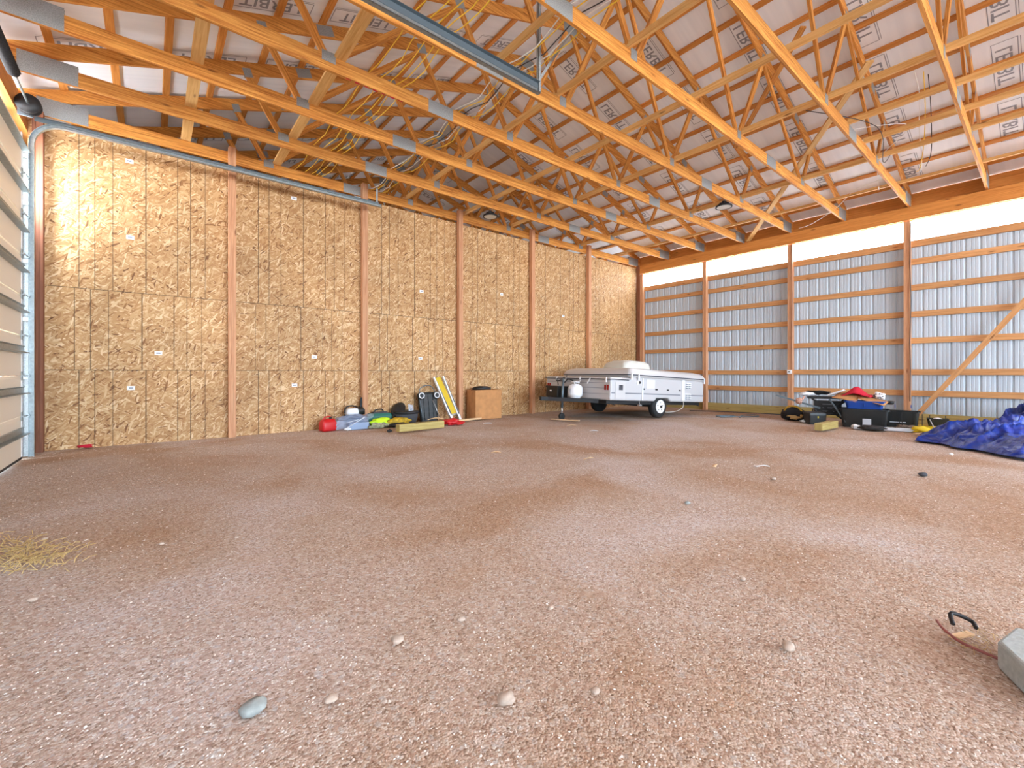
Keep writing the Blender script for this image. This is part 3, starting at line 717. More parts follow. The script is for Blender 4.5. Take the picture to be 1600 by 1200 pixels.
# ---------------------------------------------------------------- camper
cp = tag(empty('folding_camper', (-3.57, -3.17, 0), (0, .05, R(-5))), 'low white folded tent camper parked in the far corner', 'camper')
WB = 2.38
b = MB().prism([(-1.93, .42), (-.32, .42), (-.25, .5), (.22, .5), (.32, .42), (1.78, .42), (1.78, 1.02), (-1.25, 1.02), (-1.25, .925), (-1.93, .925)], .0, WB)
body = b.build('body', M['camper'], cp, bevel=.035)
MB().rloft([(-1.96, -1.22, -.01, WB+.01, .06, .925), (-1.96, -1.22, -.01, WB+.01, .06, .95), (-1.93, -1.22, .02, WB-.02, .06, .965)]).build('front_deck_lid', M['camper2'], cp)
MB().box(-1.965, -1.32, -.014, WB+.014, .905, .922, axis='x').build('deck_trim', M['stripe'], cp)
MB().rloft([(-1.33, 1.82, -.035, WB+.035, .08, 1.0), (-1.33, 1.82, -.035, WB+.035, .08, 1.07), (-1.29, 1.78, .0, WB, .1, 1.15), (-1.22, 1.7, .07, WB-.07, .12, 1.2), (-1.12, 1.58, .2, WB-.2, .15, 1.225), (-.6, 1.0, .5, WB-.5, .2, 1.245)], smooth=True).build('roof_lid', M['camper2'], cp)
MB().rloft([(-1.338, 1.828, -.043, WB+.043, .08, 1.035), (-1.338, 1.828, -.043, WB+.043, .08, 1.06)], capb=False, capt=False).build('lid_stripe', M['stripe'], cp)
for x0, x1 in ((-1.9, -.82), (-.76, .72), (1.15, 1.77)):
    MB().box(x0, x1, -.006, .001, .585, .612, axis='x').build('side_stripe', M['grey'], cp)
for z in (.56, .70, .82): MB().box(-1.938, -1.93, .06, WB-.06, z, z+.008, axis='y').build('front_rib', M['grey'], cp)
ac = MB().rloft([(-.62, .42, .75, 1.55, .08, 1.235), (-.64, .44, .72, 1.58, .12, 1.27), (-.58, .44, .76, 1.54, .14, 1.40), (-.42, .38, .84, 1.46, .16, 1.47), (-.3, .3, .92, 1.38, .14, 1.475)], smooth=True).build('air_conditioner', M['cream'], cp)
for y in (.06, .14): MB().box(-1.945, -1.93, y, y+.05, .66, .78, axis='z').build('marker_light', M['amber'], cp)
for y in (WB-.14, WB-.06): MB().box(-1.945, -1.93, y-.04, y, .66, .78, axis='z').build('marker_light', M['amber'], cp)
dr = MB().box(-1.78, -1.44, -.012, .0, .46, .86, axis='z').build('storage_door', M['camper2'], cp, bevel=.004)
g = MB().box(-1.66, -1.53, -.016, -.012, .67, .79, axis='z').build('vent_window', M['glass'], dr)
for q in range(3): MB().box(-1.66+.03+q*.035, -1.66+.035+q*.035, -.019, -.016, .67, .79, axis='z').build('bar', M['grey'], g)
MB().box(-.66, -.36, -.014, .0, .74, .95, axis='x').build('access_hatch', M['white'], cp, bevel=.005)
for x, w in ((-.76, .06), (-.28, .08), (.18, .08), (.68, .06)): MB().box(x-w/2, x+w/2, -.014, .0, .70, .735, axis='x').build('side_port', M['black'], cp)
MB().cyl((-1.0, -.006, .87), .045, .014, 'y').build('water_inlet', M['white'], cp)
MB().cyl((-.93, -.01, .87), .03, .02, 'y').build('water_inlet', M['black'], cp)
MB().box(-.84, -.8, -.02, .0, .44, .98, axis='z').build('trim_post', M['white'], cp)
MB().box(.76, .88, -.022, .0, .45, 1.0, axis='z').build('utility_panel', M['white'], cp, bevel=.005)
for z0 in (.50, .79):
    v_ = MB().box(.92, 1.16, -.01, .0, z0-.02, z0+.15, axis='x').build('fridge_vent', M['white'], cp)
    for q in range(3):
        for xx in (.93, 1.05):
                lv_ = MB().box(xx, xx+.1, -.035, -.01, z0+.012+q*.05, z0+.03+q*.05, axis='x').build('louver', M['white'], v_)
                MB().box(xx, xx+.1, -.014, -.0095, z0-.012+q*.05, z0+.011+q*.05, axis='x').build('louver_shade', M['grey'], v_)  # grey box stands in for the shade under each louver
for x in (-1.27, -1.02, 1.72): MB().box(x-.02, x+.02, -.06, -.03, .93, 1.08, axis='z').build('latch', M['white'], cp)
for y in (.12, 1.0, 1.9): MB().box(-1.98, -1.955, y-.02, y+.02, .84, .96, axis='z').build('latch', M['white'], cp)
for y in (.62, 1.5): MB().beam((-1.99, y, .93), (-1.97, y+.12, .80), .02, .02).build('latch', M['white'], cp)
ch = MB().box(-1.95, 1.76, .12, WB-.12, .33, .41, axis='x').box(-1.95, -1.86, .1, WB-.1, .35, .415, axis='y').build('chassis', M['black'], cp)
for s_ in (0, 1):
    MB().beam((-1.9, .35 if s_ == 0 else WB-.35, .385), (-2.85, WB/2, .385), .06, .09).build('tongue_rail', M['black'], cp)
MB().beam((-2.8, WB/2, .39), (-3.05, WB/2, .39), .07, .09).build('coupler', M['black'], cp)
for y in (.14, WB-.14-.02):
    w_ = empty('wheel', (-.04, y, .285)); w_.parent = cp
    MB().lathe((0, 0, 0), [(.16, -.085), (.25, -.09), (.283, -.06), (.287, 0), (.283, .06), (.25, .09), (.16, .085)], 'y', 36).build('tire', M['rubber'], w_)
    sgn_ = -1 if y < 1 else 1
    MB().lathe((0, 0, 0), [(.17, -.085), (.175, -.1), (.15, -.1), (.135, -.088), (.07, -.09), (.06, -.11), (.0, -.112)] if sgn_ < 0 else [(.0, .112), (.06, .11), (.07, .09), (.135, .088), (.15, .1), (.175, .1), (.17, .085)], 'y', 30).build('rim', M['white'], w_)
    MB().cyl((0, sgn_*.115, 0), .035, .03, 'y', 16).build('hub', M['black'], w_)
    for q in range(5):
        a = q*2*math.pi/5+.3; MB().cyl((.1*math.cos(a), sgn_*.088, .1*math.sin(a)), .014, .012, 'y', 10).build('rim_hole', M['black'], w_)
MB().cyl((-.04, WB/2, .285), .03, WB-.4, 'y', 12).build('axle', M['black'], cp)
jk = MB().tube([(-2.42, WB/2-.07, .9), (-2.42, WB/2-.07, .18)], .03, 12).build('jack_post', M['galvd'], cp)
MB().tube([(-2.42, WB/2-.07, .2), (-2.42, WB/2-.07, .02)], .02, 12).build('jack_tube', M['aluminium'], jk)
MB().tube([(-2.42, WB/2-.07, .92), (-2.30, WB/2-.07, .93), (-2.30, WB/2-.07, .99)], .01, 8).build('crank', M['black'], jk)
MB().lathe((-2.42, WB/2-.07, -.035), [(.03, -.03), (.08, -.03), (.085, 0), (.08, .03), (.03, .03)], 'y', 24).build('jack_wheel', M['rubber'], jk)
bt = MB().rloft([(-2.42, -2.08, 1.32, 1.78, .02, .43), (-2.42, -2.08, 1.32, 1.78, .02, .66)]).build('battery_box', M['blackp'], cp)
MB().rloft([(-2.44, -2.06, 1.30, 1.80, .03, .66), (-2.43, -2.07, 1.31, 1.79, .03, .71)]).build('lid', M['blackp'], bt)
MB().box(-2.432, -2.424, 1.55, 1.61, .57, .6, axis='x').build('label_tag', M['white'], bt)
tk = MB().lathe((-2.2, .9, .43), [(.12, 0), (.12, .02), (.165, .05), (.175, .1), (.175, .24), (.15, .30), (.08, .34), (.03, .35)]).build('propane_tank', M['white'], cp)
MB().cyl((-2.2, .9, .80), .02, .05).build('valve', M['galvd'], tk)
MB().tube([(-2.2+.1*math.cos(a/8*math.pi), .9+.1*math.sin(a/8*math.pi), .82) for a in range(14)], .012, 6).tube([(-2.1, .9, .76), (-2.1, .9, .82)], .012).tube([(-2.28, .85, .75), (-2.28, .85, .82)], .012).build('collar', M['white'], tk)
MB().box(-2.38, -2.373, .87, .93, .52, .66, axis='z').build('warning_label', M['silverp'], tk)
MB().tube(smooth([(-2.2, .98, .85), (-2.28, 1.1, .88), (-2.3, 1.2, .8), (-2.25, 1.3, .86), (-2.35, 1.45, .84), (-2.2, 1.6, .9), (-2.25, 1.5, .74)]), .012, 6).build('gas_hose', M['black'], cp)
MB().tube(smooth([(-2.02, .8, .9), (-2.05, 1.2, .885), (-2.02, 1.6, .9), (-1.98, 1.8, .84)]), .008, 6).build('cable_loop', M['grey'], cp)
MB().tube(smooth([(.82, -.02, .46), (.80, -.05, .35), (.72, -.06, .26), (.55, 0, .17), (.3, .1, .14), (.2, .15, .17)]), .008, 6).build('power_cord', M['cream'], cp)
MB().tube(smooth([(-.92, -.01, .44), (-.94, -.02, .38), (-.9, -.02, .34)]), .006, 6).box(-.96, -.86, -.04, .02, .30, .33, axis='x').build('step_bracket', M['aluminium'], cp)
for (x, y) in ((-1.8, .2), (1.65, .2), (1.65, WB-.2), (-1.8, WB-.2)): MB().beam((x, y, .36), (x+.25, y, .30), .03, .02).build('corner_jack', M['black'], cp)
for x, z in ((-1.3, 1.1), (1.70, .90)):
    pass
MB().box(1.781, 1.79, .05, .1, .66, .78, axis='z').build('marker_light', M['amber'], cp)
# lath and hoses near the camper
tag(MB().beam((-6.1, -1.71, .025), (-5.88, -2.42, .025), .07, .02).build('wood_lath', M['lath']), 'pale wood lath on the gravel under the camper jack', 'board')
tag(MB().tube(smooth([(-2.4, -4.1, .02), (-2.0, -4.25, .02), (-1.7, -4.1, .02), (-1.9, -3.9, .02), (-2.3, -4.0, .03), (-1.5, -4.6, .02), (-1.1, -4.4, .02), (-1.5, -4.25, .02), (-2.1, -4.45, .02)]), .014, 6).build('garden_hose', M['galvd']), 'grey hose lying loosely on the gravel near the camper wheel', 'hose')
tag(MB().tube(smooth([(-1.2, -2.6, .02), (-.8, -3.4, .02), (-.5, -4.3, .02), (-.45, -5.2, .02)]), .014, 6).build('garden_hose', M['darkgrey']), 'dark hose on the gravel along the steel wall', 'hose')

# ---------------------------------------------------------------- goods along the strand board wall
gc = tag(empty('gas_can', (-10.98, -.33, 0), (0, 0, R(12))), 'red plastic gas can at the left end of the row along the wall', 'gas can')
MB().rloft([(-.14, .14, -.1, .1, .04, .0), (-.15, .15, -.11, .11, .05, .04), (-.15, .15, -.11, .11, .05, .16), (-.12, .13, -.08, .08, .05, .225), (-.05, .1, -.04, .04, .03, .24)], smooth=True).build('body', M['red'], gc)
MB().tube(smooth([(-.10, 0, .2), (-.06, 0, .27), (.04, 0, .28), (.09, 0, .22)]), .014, 8).build('handle', M['red'], gc)
MB().cyl((.06, 0, .255), .028, .05).build('cap', M['black'], gc)

def film_f(u, v):
    x = -10.86 + u*.72; z = .24*(1-v)**.8*(1+.15*math.sin(u*5)) + .012; y = -.48 + .22*math.sin(v*2.2) - .12*v
    n_ = noise.noise(Vector((u*6, v*5, 3)))*.06
    return (x+.04*math.sin(v*7), y-.1*(1-v)+n_, max(.012, z+n_*.5+ .09*u*(1-v)))
pb = tag(empty('plastic_bag', (0, 0, 0)), 'crumpled clear plastic sheet bag between the gas can and the green case', 'plastic bag')
MB().grid(film_f, 26, 16).build('front_film', M['film'], pb)
MB().grid(lambda u, v: (film_f(u, v)[0]+.02, film_f(u, v)[1]+.22, film_f(u, v)[2]*.92+.005), 20, 12).build('back_film', M['film'], pb)
MB().beam((-10.72, -.62, .05), (-10.30, -.50, .24), .02, .012).beam((-10.7, -.6, .16), (-10.42, -.5, .2), .015, .01).build('folded_edge', M['silverp'], pb)
MB().blob((-10.68, -.62, .04), (.07, .05, .03), seed=4).build('paper_scrap', M['white'], pb)
tag(MB().rloft([(-10.62, -10.22, -.52, -.26, .03, .0), (-10.62, -10.2, -.54, -.24, .03, .14)]).build('storage_tray', plain('pale blue plastic', (150, 168, 196), .4)), 'pale blue tray half hidden under the clear plastic sheet', 'tray')

cs = tag(empty('chainsaw', (-10.36, -.12, .07), (0, 0, R(10))), 'small chainsaw with white cover standing upright behind the plastic bag', 'chainsaw')
MB().rloft([(-.2, .1, -.08, .08, .03, -.07), (-.2, .12, -.08, .08, .03, .2)]).build('stand_crate', M['blackp'], cs)
MB().rloft([(-.20, .06, -.09, .09, .05, .2), (-.21, .06, -.1, .1, .06, .27), (-.16, .04, -.08, .08, .06, .34)], smooth=True).build('engine_cover', M['white'], cs)
MB().rloft([(.02, .2, -.09, .09, .04, .2), (.02, .2, -.09, .09, .04, .3), (.04, .16, -.06, .06, .04, .36)], smooth=True).build('motor_body', M['blackp'], cs)
MB().tube(smooth([(-.24, 0, .24), (-.2, 0, .36), (-.08, 0, .39), (.04, 0, .36)]), .016, 8).build('handle', M['black'], cs)
MB().prism([(.11, .2), (.21, .2), (.19, .5), (.17, .56), (.14, .56), (.12, .5)], -.01, .01).build('guide_bar_cover', M['black'], cs)

gcase = tag(empty('tool_case', (-9.83, -.12, 0), (0, 0, R(-4))), 'dark green plastic tool case with black handle', 'tool case')
MB().rloft([(-.26, .26, -.1, .1, .03, .0), (-.27, .27, -.11, .11, .04, .1), (-.27, .27, -.11, .11, .04, .22), (-.23, .24, -.09, .09, .04, .27)]).build('shell', M['green'], gcase)
MB().rloft([(-.18, .2, -.085, .085, .03, .27), (-.14, .17, -.06, .06, .03, .3)]).build('lid_top', M['darkgrey'], gcase)
MB().tube(smooth([(-.1, 0, .28), (-.08, 0, .34), (.06, 0, .35), (.1, 0, .29)]), .014, 8).build('handle', M['black'], gcase)
MB().box(-.02, .24, -.116, -.11, .08, .12, axis='x').build('label_strip', M['white'], gcase)
tag(MB().blob((-9.93, -.42, .09), (.21, .12, .1), .3, 3, 3, zmin=.0).build('safety_vest', M['neon']), 'crumpled neon yellow safety vest in front of the green case', 'vest')
tag(MB().blob((-9.99, -.55, .05), (.2, .09, .07), .35, 5, 3, zmin=.0).build('rag_bundle', plain('mottled rags', (150, 150, 122), .9, vary=.35, bscale=18)), 'mottled grey green rags lying under the neon vest', 'rags')
tag(MB().blob((-9.57, -.52, .10), (.27, .11, .085), .18, 8, 3, zmin=.0).build('tool_pouch', plain('yellow brown pouch', (178, 146, 30), .7, vary=.25, bscale=14)), 'yellow brown tool pouch between the vest and the bucket bag', 'tool pouch')
tag(MB().blob((-9.62, -.66, .05), (.2, .09, .045), .2, 9, 3, zmin=.0).build('glove', M['black']), 'black glove heap on the gravel left of the timber', 'gloves')

bb = tag(empty('bucket_bag', (-9.27, -.30, 0), (0, R(0), R(8))), 'open dark grey round tool bag with its lid flipped back', 'tool bag')
MB().lathe((0, 0, 0), [(.0, 0), (.17, 0), (.21, .05), (.25, .16), (.262, .28), (.25, .28), (.2, .2), (.0, .18)]).build('bucket', M['darkgrey'], bb)
MB().lathe((0, 0, 0), [(.25, .24), (.275, .25), (.275, .30), (.25, .305)]).build('rim_band', M['black'], bb)
def flap(u, v):
    a = u*2*math.pi; r = .25*v; return (-.13+r*math.cos(a)*.62, .12+r*math.sin(a)*.6, .33+r*math.cos(a)*.45+r*math.sin(a)*.35+.06*(1-v*v))
MB().grid(flap, 24, 5).build('lid_flap', M['black'], bb, solid=.02)
MB().grid(lambda u, v: (-.03+.2*u, -.14+.02*v+.1*u, .31+.15*v-.04*u), 6, 4).build('mesh_pocket', plain('pale mesh', (186, 188, 196), .6, vary=.2, bscale=40), bb, solid=.006)
MB().tube(smooth([(.05, -.1, .32), (.12, 0, .42), (.16, .06, .40), (.2, .12, .33)]), .014, 8).build('strap', M['black'], bb)

cr = tag(empty('garden_cart', (-8.66, -.24, 0), (R(-8), 0, 0)), 'black plastic cart standing on end against the wall with white wheels', 'cart')
MB().rloft([(-.22, .22, -.03, .03, .05, .02), (-.24, .24, -.04, .04, .05, .3), (-.26, .26, -.04, .04, .05, .66), (-.22, .24, -.03, .03, .05, .70)]).build('tray', M['blackp'], cr)
for q in range(5): MB().box(-.21, .21, -.055, -.04, .1+q*.13, .125+q*.13, axis='x').build('tray_rib', M['blackp'], cr)
for q in (-.12, 0, .12): MB().box(q-.012, q+.012, -.058, -.04, .06, .66, axis='z').build('tray_rib', M['blackp'], cr)
for sx in (-1, 1):
    w_ = MB().lathe((sx*.2, -.075, .62), [(.045, -.02), (.085, -.02), (.09, 0), (.085, .02), (.045, .02)], 'y', 24).build('cart_wheel', M['black'], cr)
    MB().tube([(sx*.2+.062*math.cos(q*R(15)), -.1, .62+.062*math.sin(q*R(15))) for q in range(25)], .012, 6).build('wheel_ring', M['white'], w_)
MB().tube(smooth([(-.2, .02, .64), (-.19, .0, .78), (-.05, -.01, .86), (.1, -.01, .85), (.19, 0, .74), (.2, .02, .64)]), .01, 8).build('handle', M['galvd'], cr)
MB().tube([(.1, -.06, .5), (.26, -.07, .06)], .01, 8).build('axle_rod', M['aluminium'], cr)
MB().tube([(-.24, -.05, .55), (-.2, -.06, .05)], .008, 8).build('axle_rod', M['galvd'], cr)

ld = tag(empty('folding_ladder', (0, 0, 0)), 'white and yellow folded ladder leaning on the wall', 'ladder')
A0, A1 = Vector((-8.16, -.42, .03)), Vector((-8.46, -.09, 1.05))
B0, B1 = Vector((-7.93, -.40, .03)), Vector((-8.20, -.08, 1.07))
for a, c in ((A0, A1), (B0, B1)):
    r_ = MB().beam(a, c, .03, .06, up=(0, 1, 0)).build('side_rail', M['white'], ld)
    MB().beam(a-Vector((0, .03, .02)), a+(c-a)*.12-Vector((0, .03, 0)), .05, .075, up=(0, 1, 0)).build('rail_foot', M['aluminium'], ld)
    MB().beam(a+Vector((.05, .03, .06)), c+Vector((.045, .03, -.01)), .015, .03, up=(0, 1, 0)).build('rear_rail', M['galvd'], ld)
MB().beam((A0+B0)/2+Vector((-.02, .03, .15)), (A1+B1)/2+Vector((-.0, .03, -.02)), .13, .015, up=(0, 1, 0)).build('yellow_platform', M['yellowd'], ld)
for t in (.12, .35, .6, .85): MB().beam(A0+(A1-A0)*t+Vector((0, .05, 0)), B0+(B1-B0)*t+Vector((0, .05, 0)), .03, .02).build('rung', M['aluminium'], ld)
tag(MB().blob((-8.52, -.98, .06), (.2, .13, .08), .35, 12, 3, zmin=0).blob((-8.4, -1.05, .04), (.16, .1, .05), .35, 13, 3, zmin=0).build('red_bag', M['red']), 'crumpled red cloth bag at the right end of the treated timber', 'bag')
tag(MB().tube(smooth([(-8.9, -.6, .1), (-8.75, -.7, .14), (-8.6, -.8, .12)]), .012, 6).build('rope_end', M['lath']), 'short pale rope end above the treated timber', 'rope')

bx = tag(empty('cardboard_box', (-7.13, -.31, 0), (0, 0, R(-3))), 'tall brown cardboard box against the wall beside the post', 'cardboard box')
MB().rloft([(-.385, .385, -.22, .22, .004, .0), (-.385, .385, -.22, .22, .004, .73)], n=1, capt=False).build('carton', M['cardb'], bx, solid=.006)
MB().box(-.38, .38, -.215, .215, .6, .61, axis='x').build('packing', M['cardb'], bx)
MB().grid(lambda u, v: (.385+.02*v, -.22+.44*u, .73-.16*v), 2, 2).build('flap', M['cardb'], bx, solid=.005)
cl = MB().blob((-7.22, -.33, .76), (.27, .14, .055), .25, 15, 3, zmin=.70).build('folded_cloth', M['black']); tag(cl, 'black cloth heaped on top of the cardboard box', 'cloth')
tag(MB().beam((-8.32, -.66, .03), (-7.38, -.50, .03), .09, .035).build('wood_lath', M['lath']), 'thin pale board lying in front of the cardboard box', 'board')
tag(MB().beam((-9.3, -.62, .03), (-8.3, -.42, .03), .09, .035).build('wood_board', M['darkpost']), 'brown board on the gravel under the black cart', 'board')
tag(MB().beam((-10.02, -1.48, .085), (-8.97, -1.38, .085), .14, .14).build('timber_beam', M['treated'], bevel=.006), 'greenish treated timber lying in front of the tool bags', 'timber')
tag(MB().blob((-10.13, -1.36, .03), (.06, .04, .03), .3, 18, 2, zmin=0).build('knob_scrap', M['black']), 'small black scrap at the left end of the treated timber', 'scrap')
tag(MB().blob((-14.5, -.08, .03), (.09, .06, .03), .4, 21, 2, zmin=0).build('red_rag', M['redcloth']), 'small red rag on the gravel at the foot of the strand board', 'rag')

# ---------------------------------------------------------------- pile along the steel wall
tb = tag(empty('tool_bag', (-1.55, -5.50, 0)), 'black and tan tool bag at the foot of the outlet post', 'tool bag')
MB().blob((0, 0, .13), (.2, .26, .17), .25, 31, 3, zmin=0).build('bag', plain('black fabric', (24, 22, 26), .9, bump=.4, bscale=30), tb)
MB().blob((-.15, -.06, .10), (.06, .16, .07), .3, 33, 3, zmin=0).build('tan_pocket', M['tan'], tb)
MB().tube(smooth([(-.05, -.2, .2), (-.1, -.1, .33), (-.1, .1, .33), (-.05, .22, .18)]), .02, 8).build('handle', plain('yellow strap', (196, 150, 40), .7), tb)
tag(MB().blob((-1.95, -5.82, .03), (.07, .09, .035), .35, 36, 2, zmin=0).build('paper_scrap', M['white']), 'white paper scrap on the gravel by the black tool chest', 'scrap')
tch = tag(empty('tool_chest', (-1.97, -6.05, 0), (0, 0, R(38))), 'squat black hinged tool chest left of the short timber', 'tool chest')
MB().rloft([(-.17, .17, -.16, .16, .02, 0), (-.18, .18, -.17, .17, .02, .2)]).build('box', M['blackp'], tch)
MB().rloft([(-.185, .185, -.175, .175, .02, .2), (-.18, .18, -.17, .17, .02, .25), (-.14, .14, -.12, .12, .02, .27)]).build('lid', M['blackp'], tch)
MB().box(-.188, -.18, -.012, .012, .14, .18, axis='z').build('latch', M['yellow'], tch)
MB().tube(smooth([(-.1, 0, .26), (-.05, 0, .32), (.08, 0, .32), (.12, 0, .26)]), .012, 8).build('handle', M['darkgrey'], tch)
tag(MB().beam((-3.72, -6.42, .09), (-2.5, -6.75, .09), .14, .14).build('timber_beam', M['treated'], bevel=.006), 'short thick treated timber with its green end facing out, before the totes', 'timber') if False else \
    tag(MB().beam((-3.45, -6.55, .08), (-2.55, -6.58, .08), .14, .14).build('timber_beam', M['treated'], bevel=.006), 'short thick treated timber with its green end facing out, before the totes', 'timber')

oc = tag(empty('folding_workbench', (-1.42, -6.14, 0), (0, 0, R(20))), 'black folding workbench loaded with clutter left of the totes', 'workbench')
MB().box(-.22, .22, -.42, .38, .55, .60, axis='y').build('table_top', M['blackp'], oc)
for sx in (-1, 1):
    for (y0, y1) in ((-.38, .3), (.3, -.38)):
        MB().beam((sx*.18, y0, .02), (sx*.18, y1, .55), .03, .04).build('leg', M['black'], oc)
MB().box(-.2, .2, -.3, .3, .18, .22, axis='y').build('lower_shelf', M['blackp'], oc)
MB().box(-.16, .16, -.26, .26, .22, .5, axis='y').build('drawer_box', M['blackp'], oc)
for q in range(3): MB().box(-.19, -.16, -.12, .1, .26+q*.08, .275+q*.08, axis='y').build('drawer_pull', M['grey'], oc)
tag(MB().beam((-2.0, -5.25, .62), (-1.75, -6.1, .34), .03, .04).build('metal_bar', M['galvd']), 'grey metal bar sticking out left of the black workbench', 'bar')
tag(MB().beam((-2.0, -6.35, .56), (-2.15, -6.68, .1), .025, .025).build('metal_bar', M['galvd']), 'slanted grey prop on the right side of the black workbench', 'bar')
tag(MB().blob((-1.62, -5.78, .66), (.14, .15, .045), .3, 41, 3, zmin=.602).build('folded_cloth', M['white']), 'white folded cloth on the left of the workbench top', 'cloth')
tag(MB().blob((-1.35, -5.95, .69), (.14, .24, .045), .35, 42, 3, zmin=.602).build('dark_cloth', M['black']), 'dark cloth behind the white items on the workbench', 'cloth')
tag(MB().rloft([(-.08, .08, -.17, .17, .02, 0), (-.08, .08, -.16, .16, .03, .035)], f=lambda p: Matrix.Rotation(R(-22), 3, 'X') @ p + Vector((-1.6, -6.38, .69))).build('white_case', M['white']), 'tilted white flat case on the right of the workbench top', 'case')
tag(MB().blob((-1.92, -5.72, .5), (.05, .07, .07), .4, 44, 2).tube([(-1.9, -5.72, .45), (-1.8, -5.8, .6)], .02, 6).build('work_glove', plain('striped glove', (200, 150, 130), .8, vary=.3, bscale=40)), 'pink and white glove hanging off the workbench corner', 'glove')

def tote(name, loc, rot, L_, W_, H_, m, lab, lid=False):
    o = tag(empty(name, loc, (0, 0, rot)), lab, 'tote')
    MB().rloft([(-L_/2*.9, L_/2*.9, -W_/2*.9, W_/2*.9, .04, 0), (-L_/2, L_/2, -W_/2, W_/2, .05, H_)], capt=False).build('tub', m, o, solid=.006)
    MB().rloft([(-L_/2-.02, L_/2+.02, -W_/2-.02, W_/2+.02, .05, H_-.02), (-L_/2-.02, L_/2+.02, -W_/2-.02, W_/2+.02, .05, H_+.008)], capt=lid).build('rim', m, o)
    for q in range(5):
        x = -L_/2*.75+q*L_*.75/2; MB().box(x-.006, x+.006, -W_/2*.965-.012, -W_/2*.95, .05, H_-.04, axis='z').build('rib', m, o)
    return o
ta = tote('storage_tote', (-1.85, -6.93, 0), R(-78), .80, .50, .38, M['blackp'], 'large black storage tote under the blue bin')
MB().box(-.4, .4, -.2, .2, .3, .31, axis='x').build('contents', M['darkgrey'], ta)
tb2 = tote('storage_tote', (-1.2, -7.40, 0), R(-80), .62, .42, .33, M['blackp'], 'smaller black tote with open lid right of the large one')
MB().grid(lambda u, v: (-.3+.66*u, -.02-.24*v, .355+.02*v-.03*math.sin(u*3)), 6, 3).build('lid', M['blackp'], tb2, solid=.012)
MB().box(-.16, .1, -.208, -.2, .10, .115, axis='x').build('brand_strip', M['silverp'], tb2)
bn = tote('storage_bin', (-1.72, -6.90, .385), R(-76), .66, .40, .16, M['blue'], 'blue plastic bin stacked on the large black tote')
MB().box(-.3, .3, -.16, .16, .09, .1, axis='x').build('contents', M['darkgrey'], bn)
cf = tag(empty('cardboard_flap', (0, 0, 0)), 'opened flat cardboard draped over the blue bin', 'cardboard')
MB().grid(lambda u, v: (-1.98+.5*v, -6.38-.44*u, .62-.03*abs(u-.5)+.09*v-.04*(1-v)*u*2), 6, 4).build('left_panel', M['cardb'], cf, solid=.008)
MB().grid(lambda u, v: (-1.9+.4*v, -6.83-.45*u, .60-.13*u+.07*v), 6, 4).build('right_panel', M['cardb'], cf, solid=.008)
def jacket(u, v):
    x = -1.75+.45*v; y = -6.5-.52*u
    z = .68 + .17*math.exp(-((u-.42)/.28)**2-((v-.5)/.4)**2) - .08*abs(u-.45) + .02*noise.noise(Vector((u*5, v*5, 1)))
    return (x, y, z)
tag(MB().grid(jacket, 16, 12).build('red_jacket', M['redcloth'], solid=.02), 'bright red jacket heaped on top of the cardboard', 'jacket')
sw_ = tag(MB().blob((-1.5, -7.12, .66), (.1, .1, .07), .3, 51, 3).build('spotted_cloth', M['white']), 'white cloth with black spots right of the red jacket', 'cloth')
for i in range(9):
    a = i*2.4; MB().blob((-1.5-.09+.01*(i % 2), -7.12+.075*math.cos(a), .66+.045*math.sin(a)), (.012, .016, .014), .1, i, 1).build('spot', M['black'], sw_)
tag(MB().blob((-1.5, -7.30, .52), (.07, .07, .04), .3, 53, 2).build('glove', M['black']), 'black glove at the right end of the cardboard', 'glove')
tag(MB().rloft([(-.05, .05, -.5, .5, .01, 0), (-.05, .05, -.5, .5, .01, .06)], f=lambda p: Matrix.Rotation(R(20), 3, 'Z') @ p + Vector((-2.28, -7.35, 0.0))).build('metal_channel', M['silverp']), 'white metal channel lying in front of the totes', 'channel')
tag(MB().blob((-2.45, -7.18, .04), (.09, .2, .05), .4, 55, 3, zmin=0).build('chain_heap', M['black']), 'black chain heap on the gravel in front of the white channel', 'chain')
tag(MB().blob((-2.35, -6.9, .04), (.08, .09, .05), .3, 57, 2, zmin=0).build('white_box_scrap', M['white']), 'white box scrap at the left end of the metal channel', 'scrap')
tag(MB().box(-2.2, -2.19, -7.12, -6.98, .05, .2, axis='z').build('instruction_sheet', M['silverp']), 'printed white sheet leaning on the large black tote', 'paper')
def ytarp(u, v):
    x = -2.0+1.1*v; y = -7.6-.9*u; z = .012+.05*abs(noise.noise(Vector((u*4, v*4, 7))))+.03*math.sin(u*9)*math.sin(v*7)*.5+.015
    return (x, y, z)
tag(MB().grid(ytarp, 18, 12).build('yellow_cloth', M['yellow'], solid=.008), 'yellow cloth spread on the gravel behind the small black crate', 'cloth')
tag(MB().blob((-2.1, -7.85, .05), (.12, .14, .06), .3, 61, 3, zmin=0).build('yellow_glove', M['yellow']), 'yellow glove lump at the left tip of the blue tarp', 'glove')
tag(MB().blob((-1.95, -7.62, .05), (.14, .16, .055), .4, 63, 3, zmin=0).build('burlap_scrap', plain('grey brown net', (110, 96, 84), .9, vary=.3, bscale=50)), 'grey brown netting heap between the small tote and yellow glove', 'netting')
sc = tag(empty('small_crate', (-1.22, -8.0, .0), (0, 0, R(-80))), 'small open black crate standing on the yellow cloth', 'crate')
MB().rloft([(-.13, .13, -.1, .1, .02, .03), (-.16, .16, -.12, .12, .02, .22)], capt=False).build('tub', M['blackp'], sc, solid=.006)
MB().box(-.12, .12, -.09, .09, .14, .15, axis='x').build('contents', M['darkgrey'], sc)
MB().blob((0, 0, .21), (.07, .05, .03), .2, 66, 2).build('white_part', M['white'], sc)
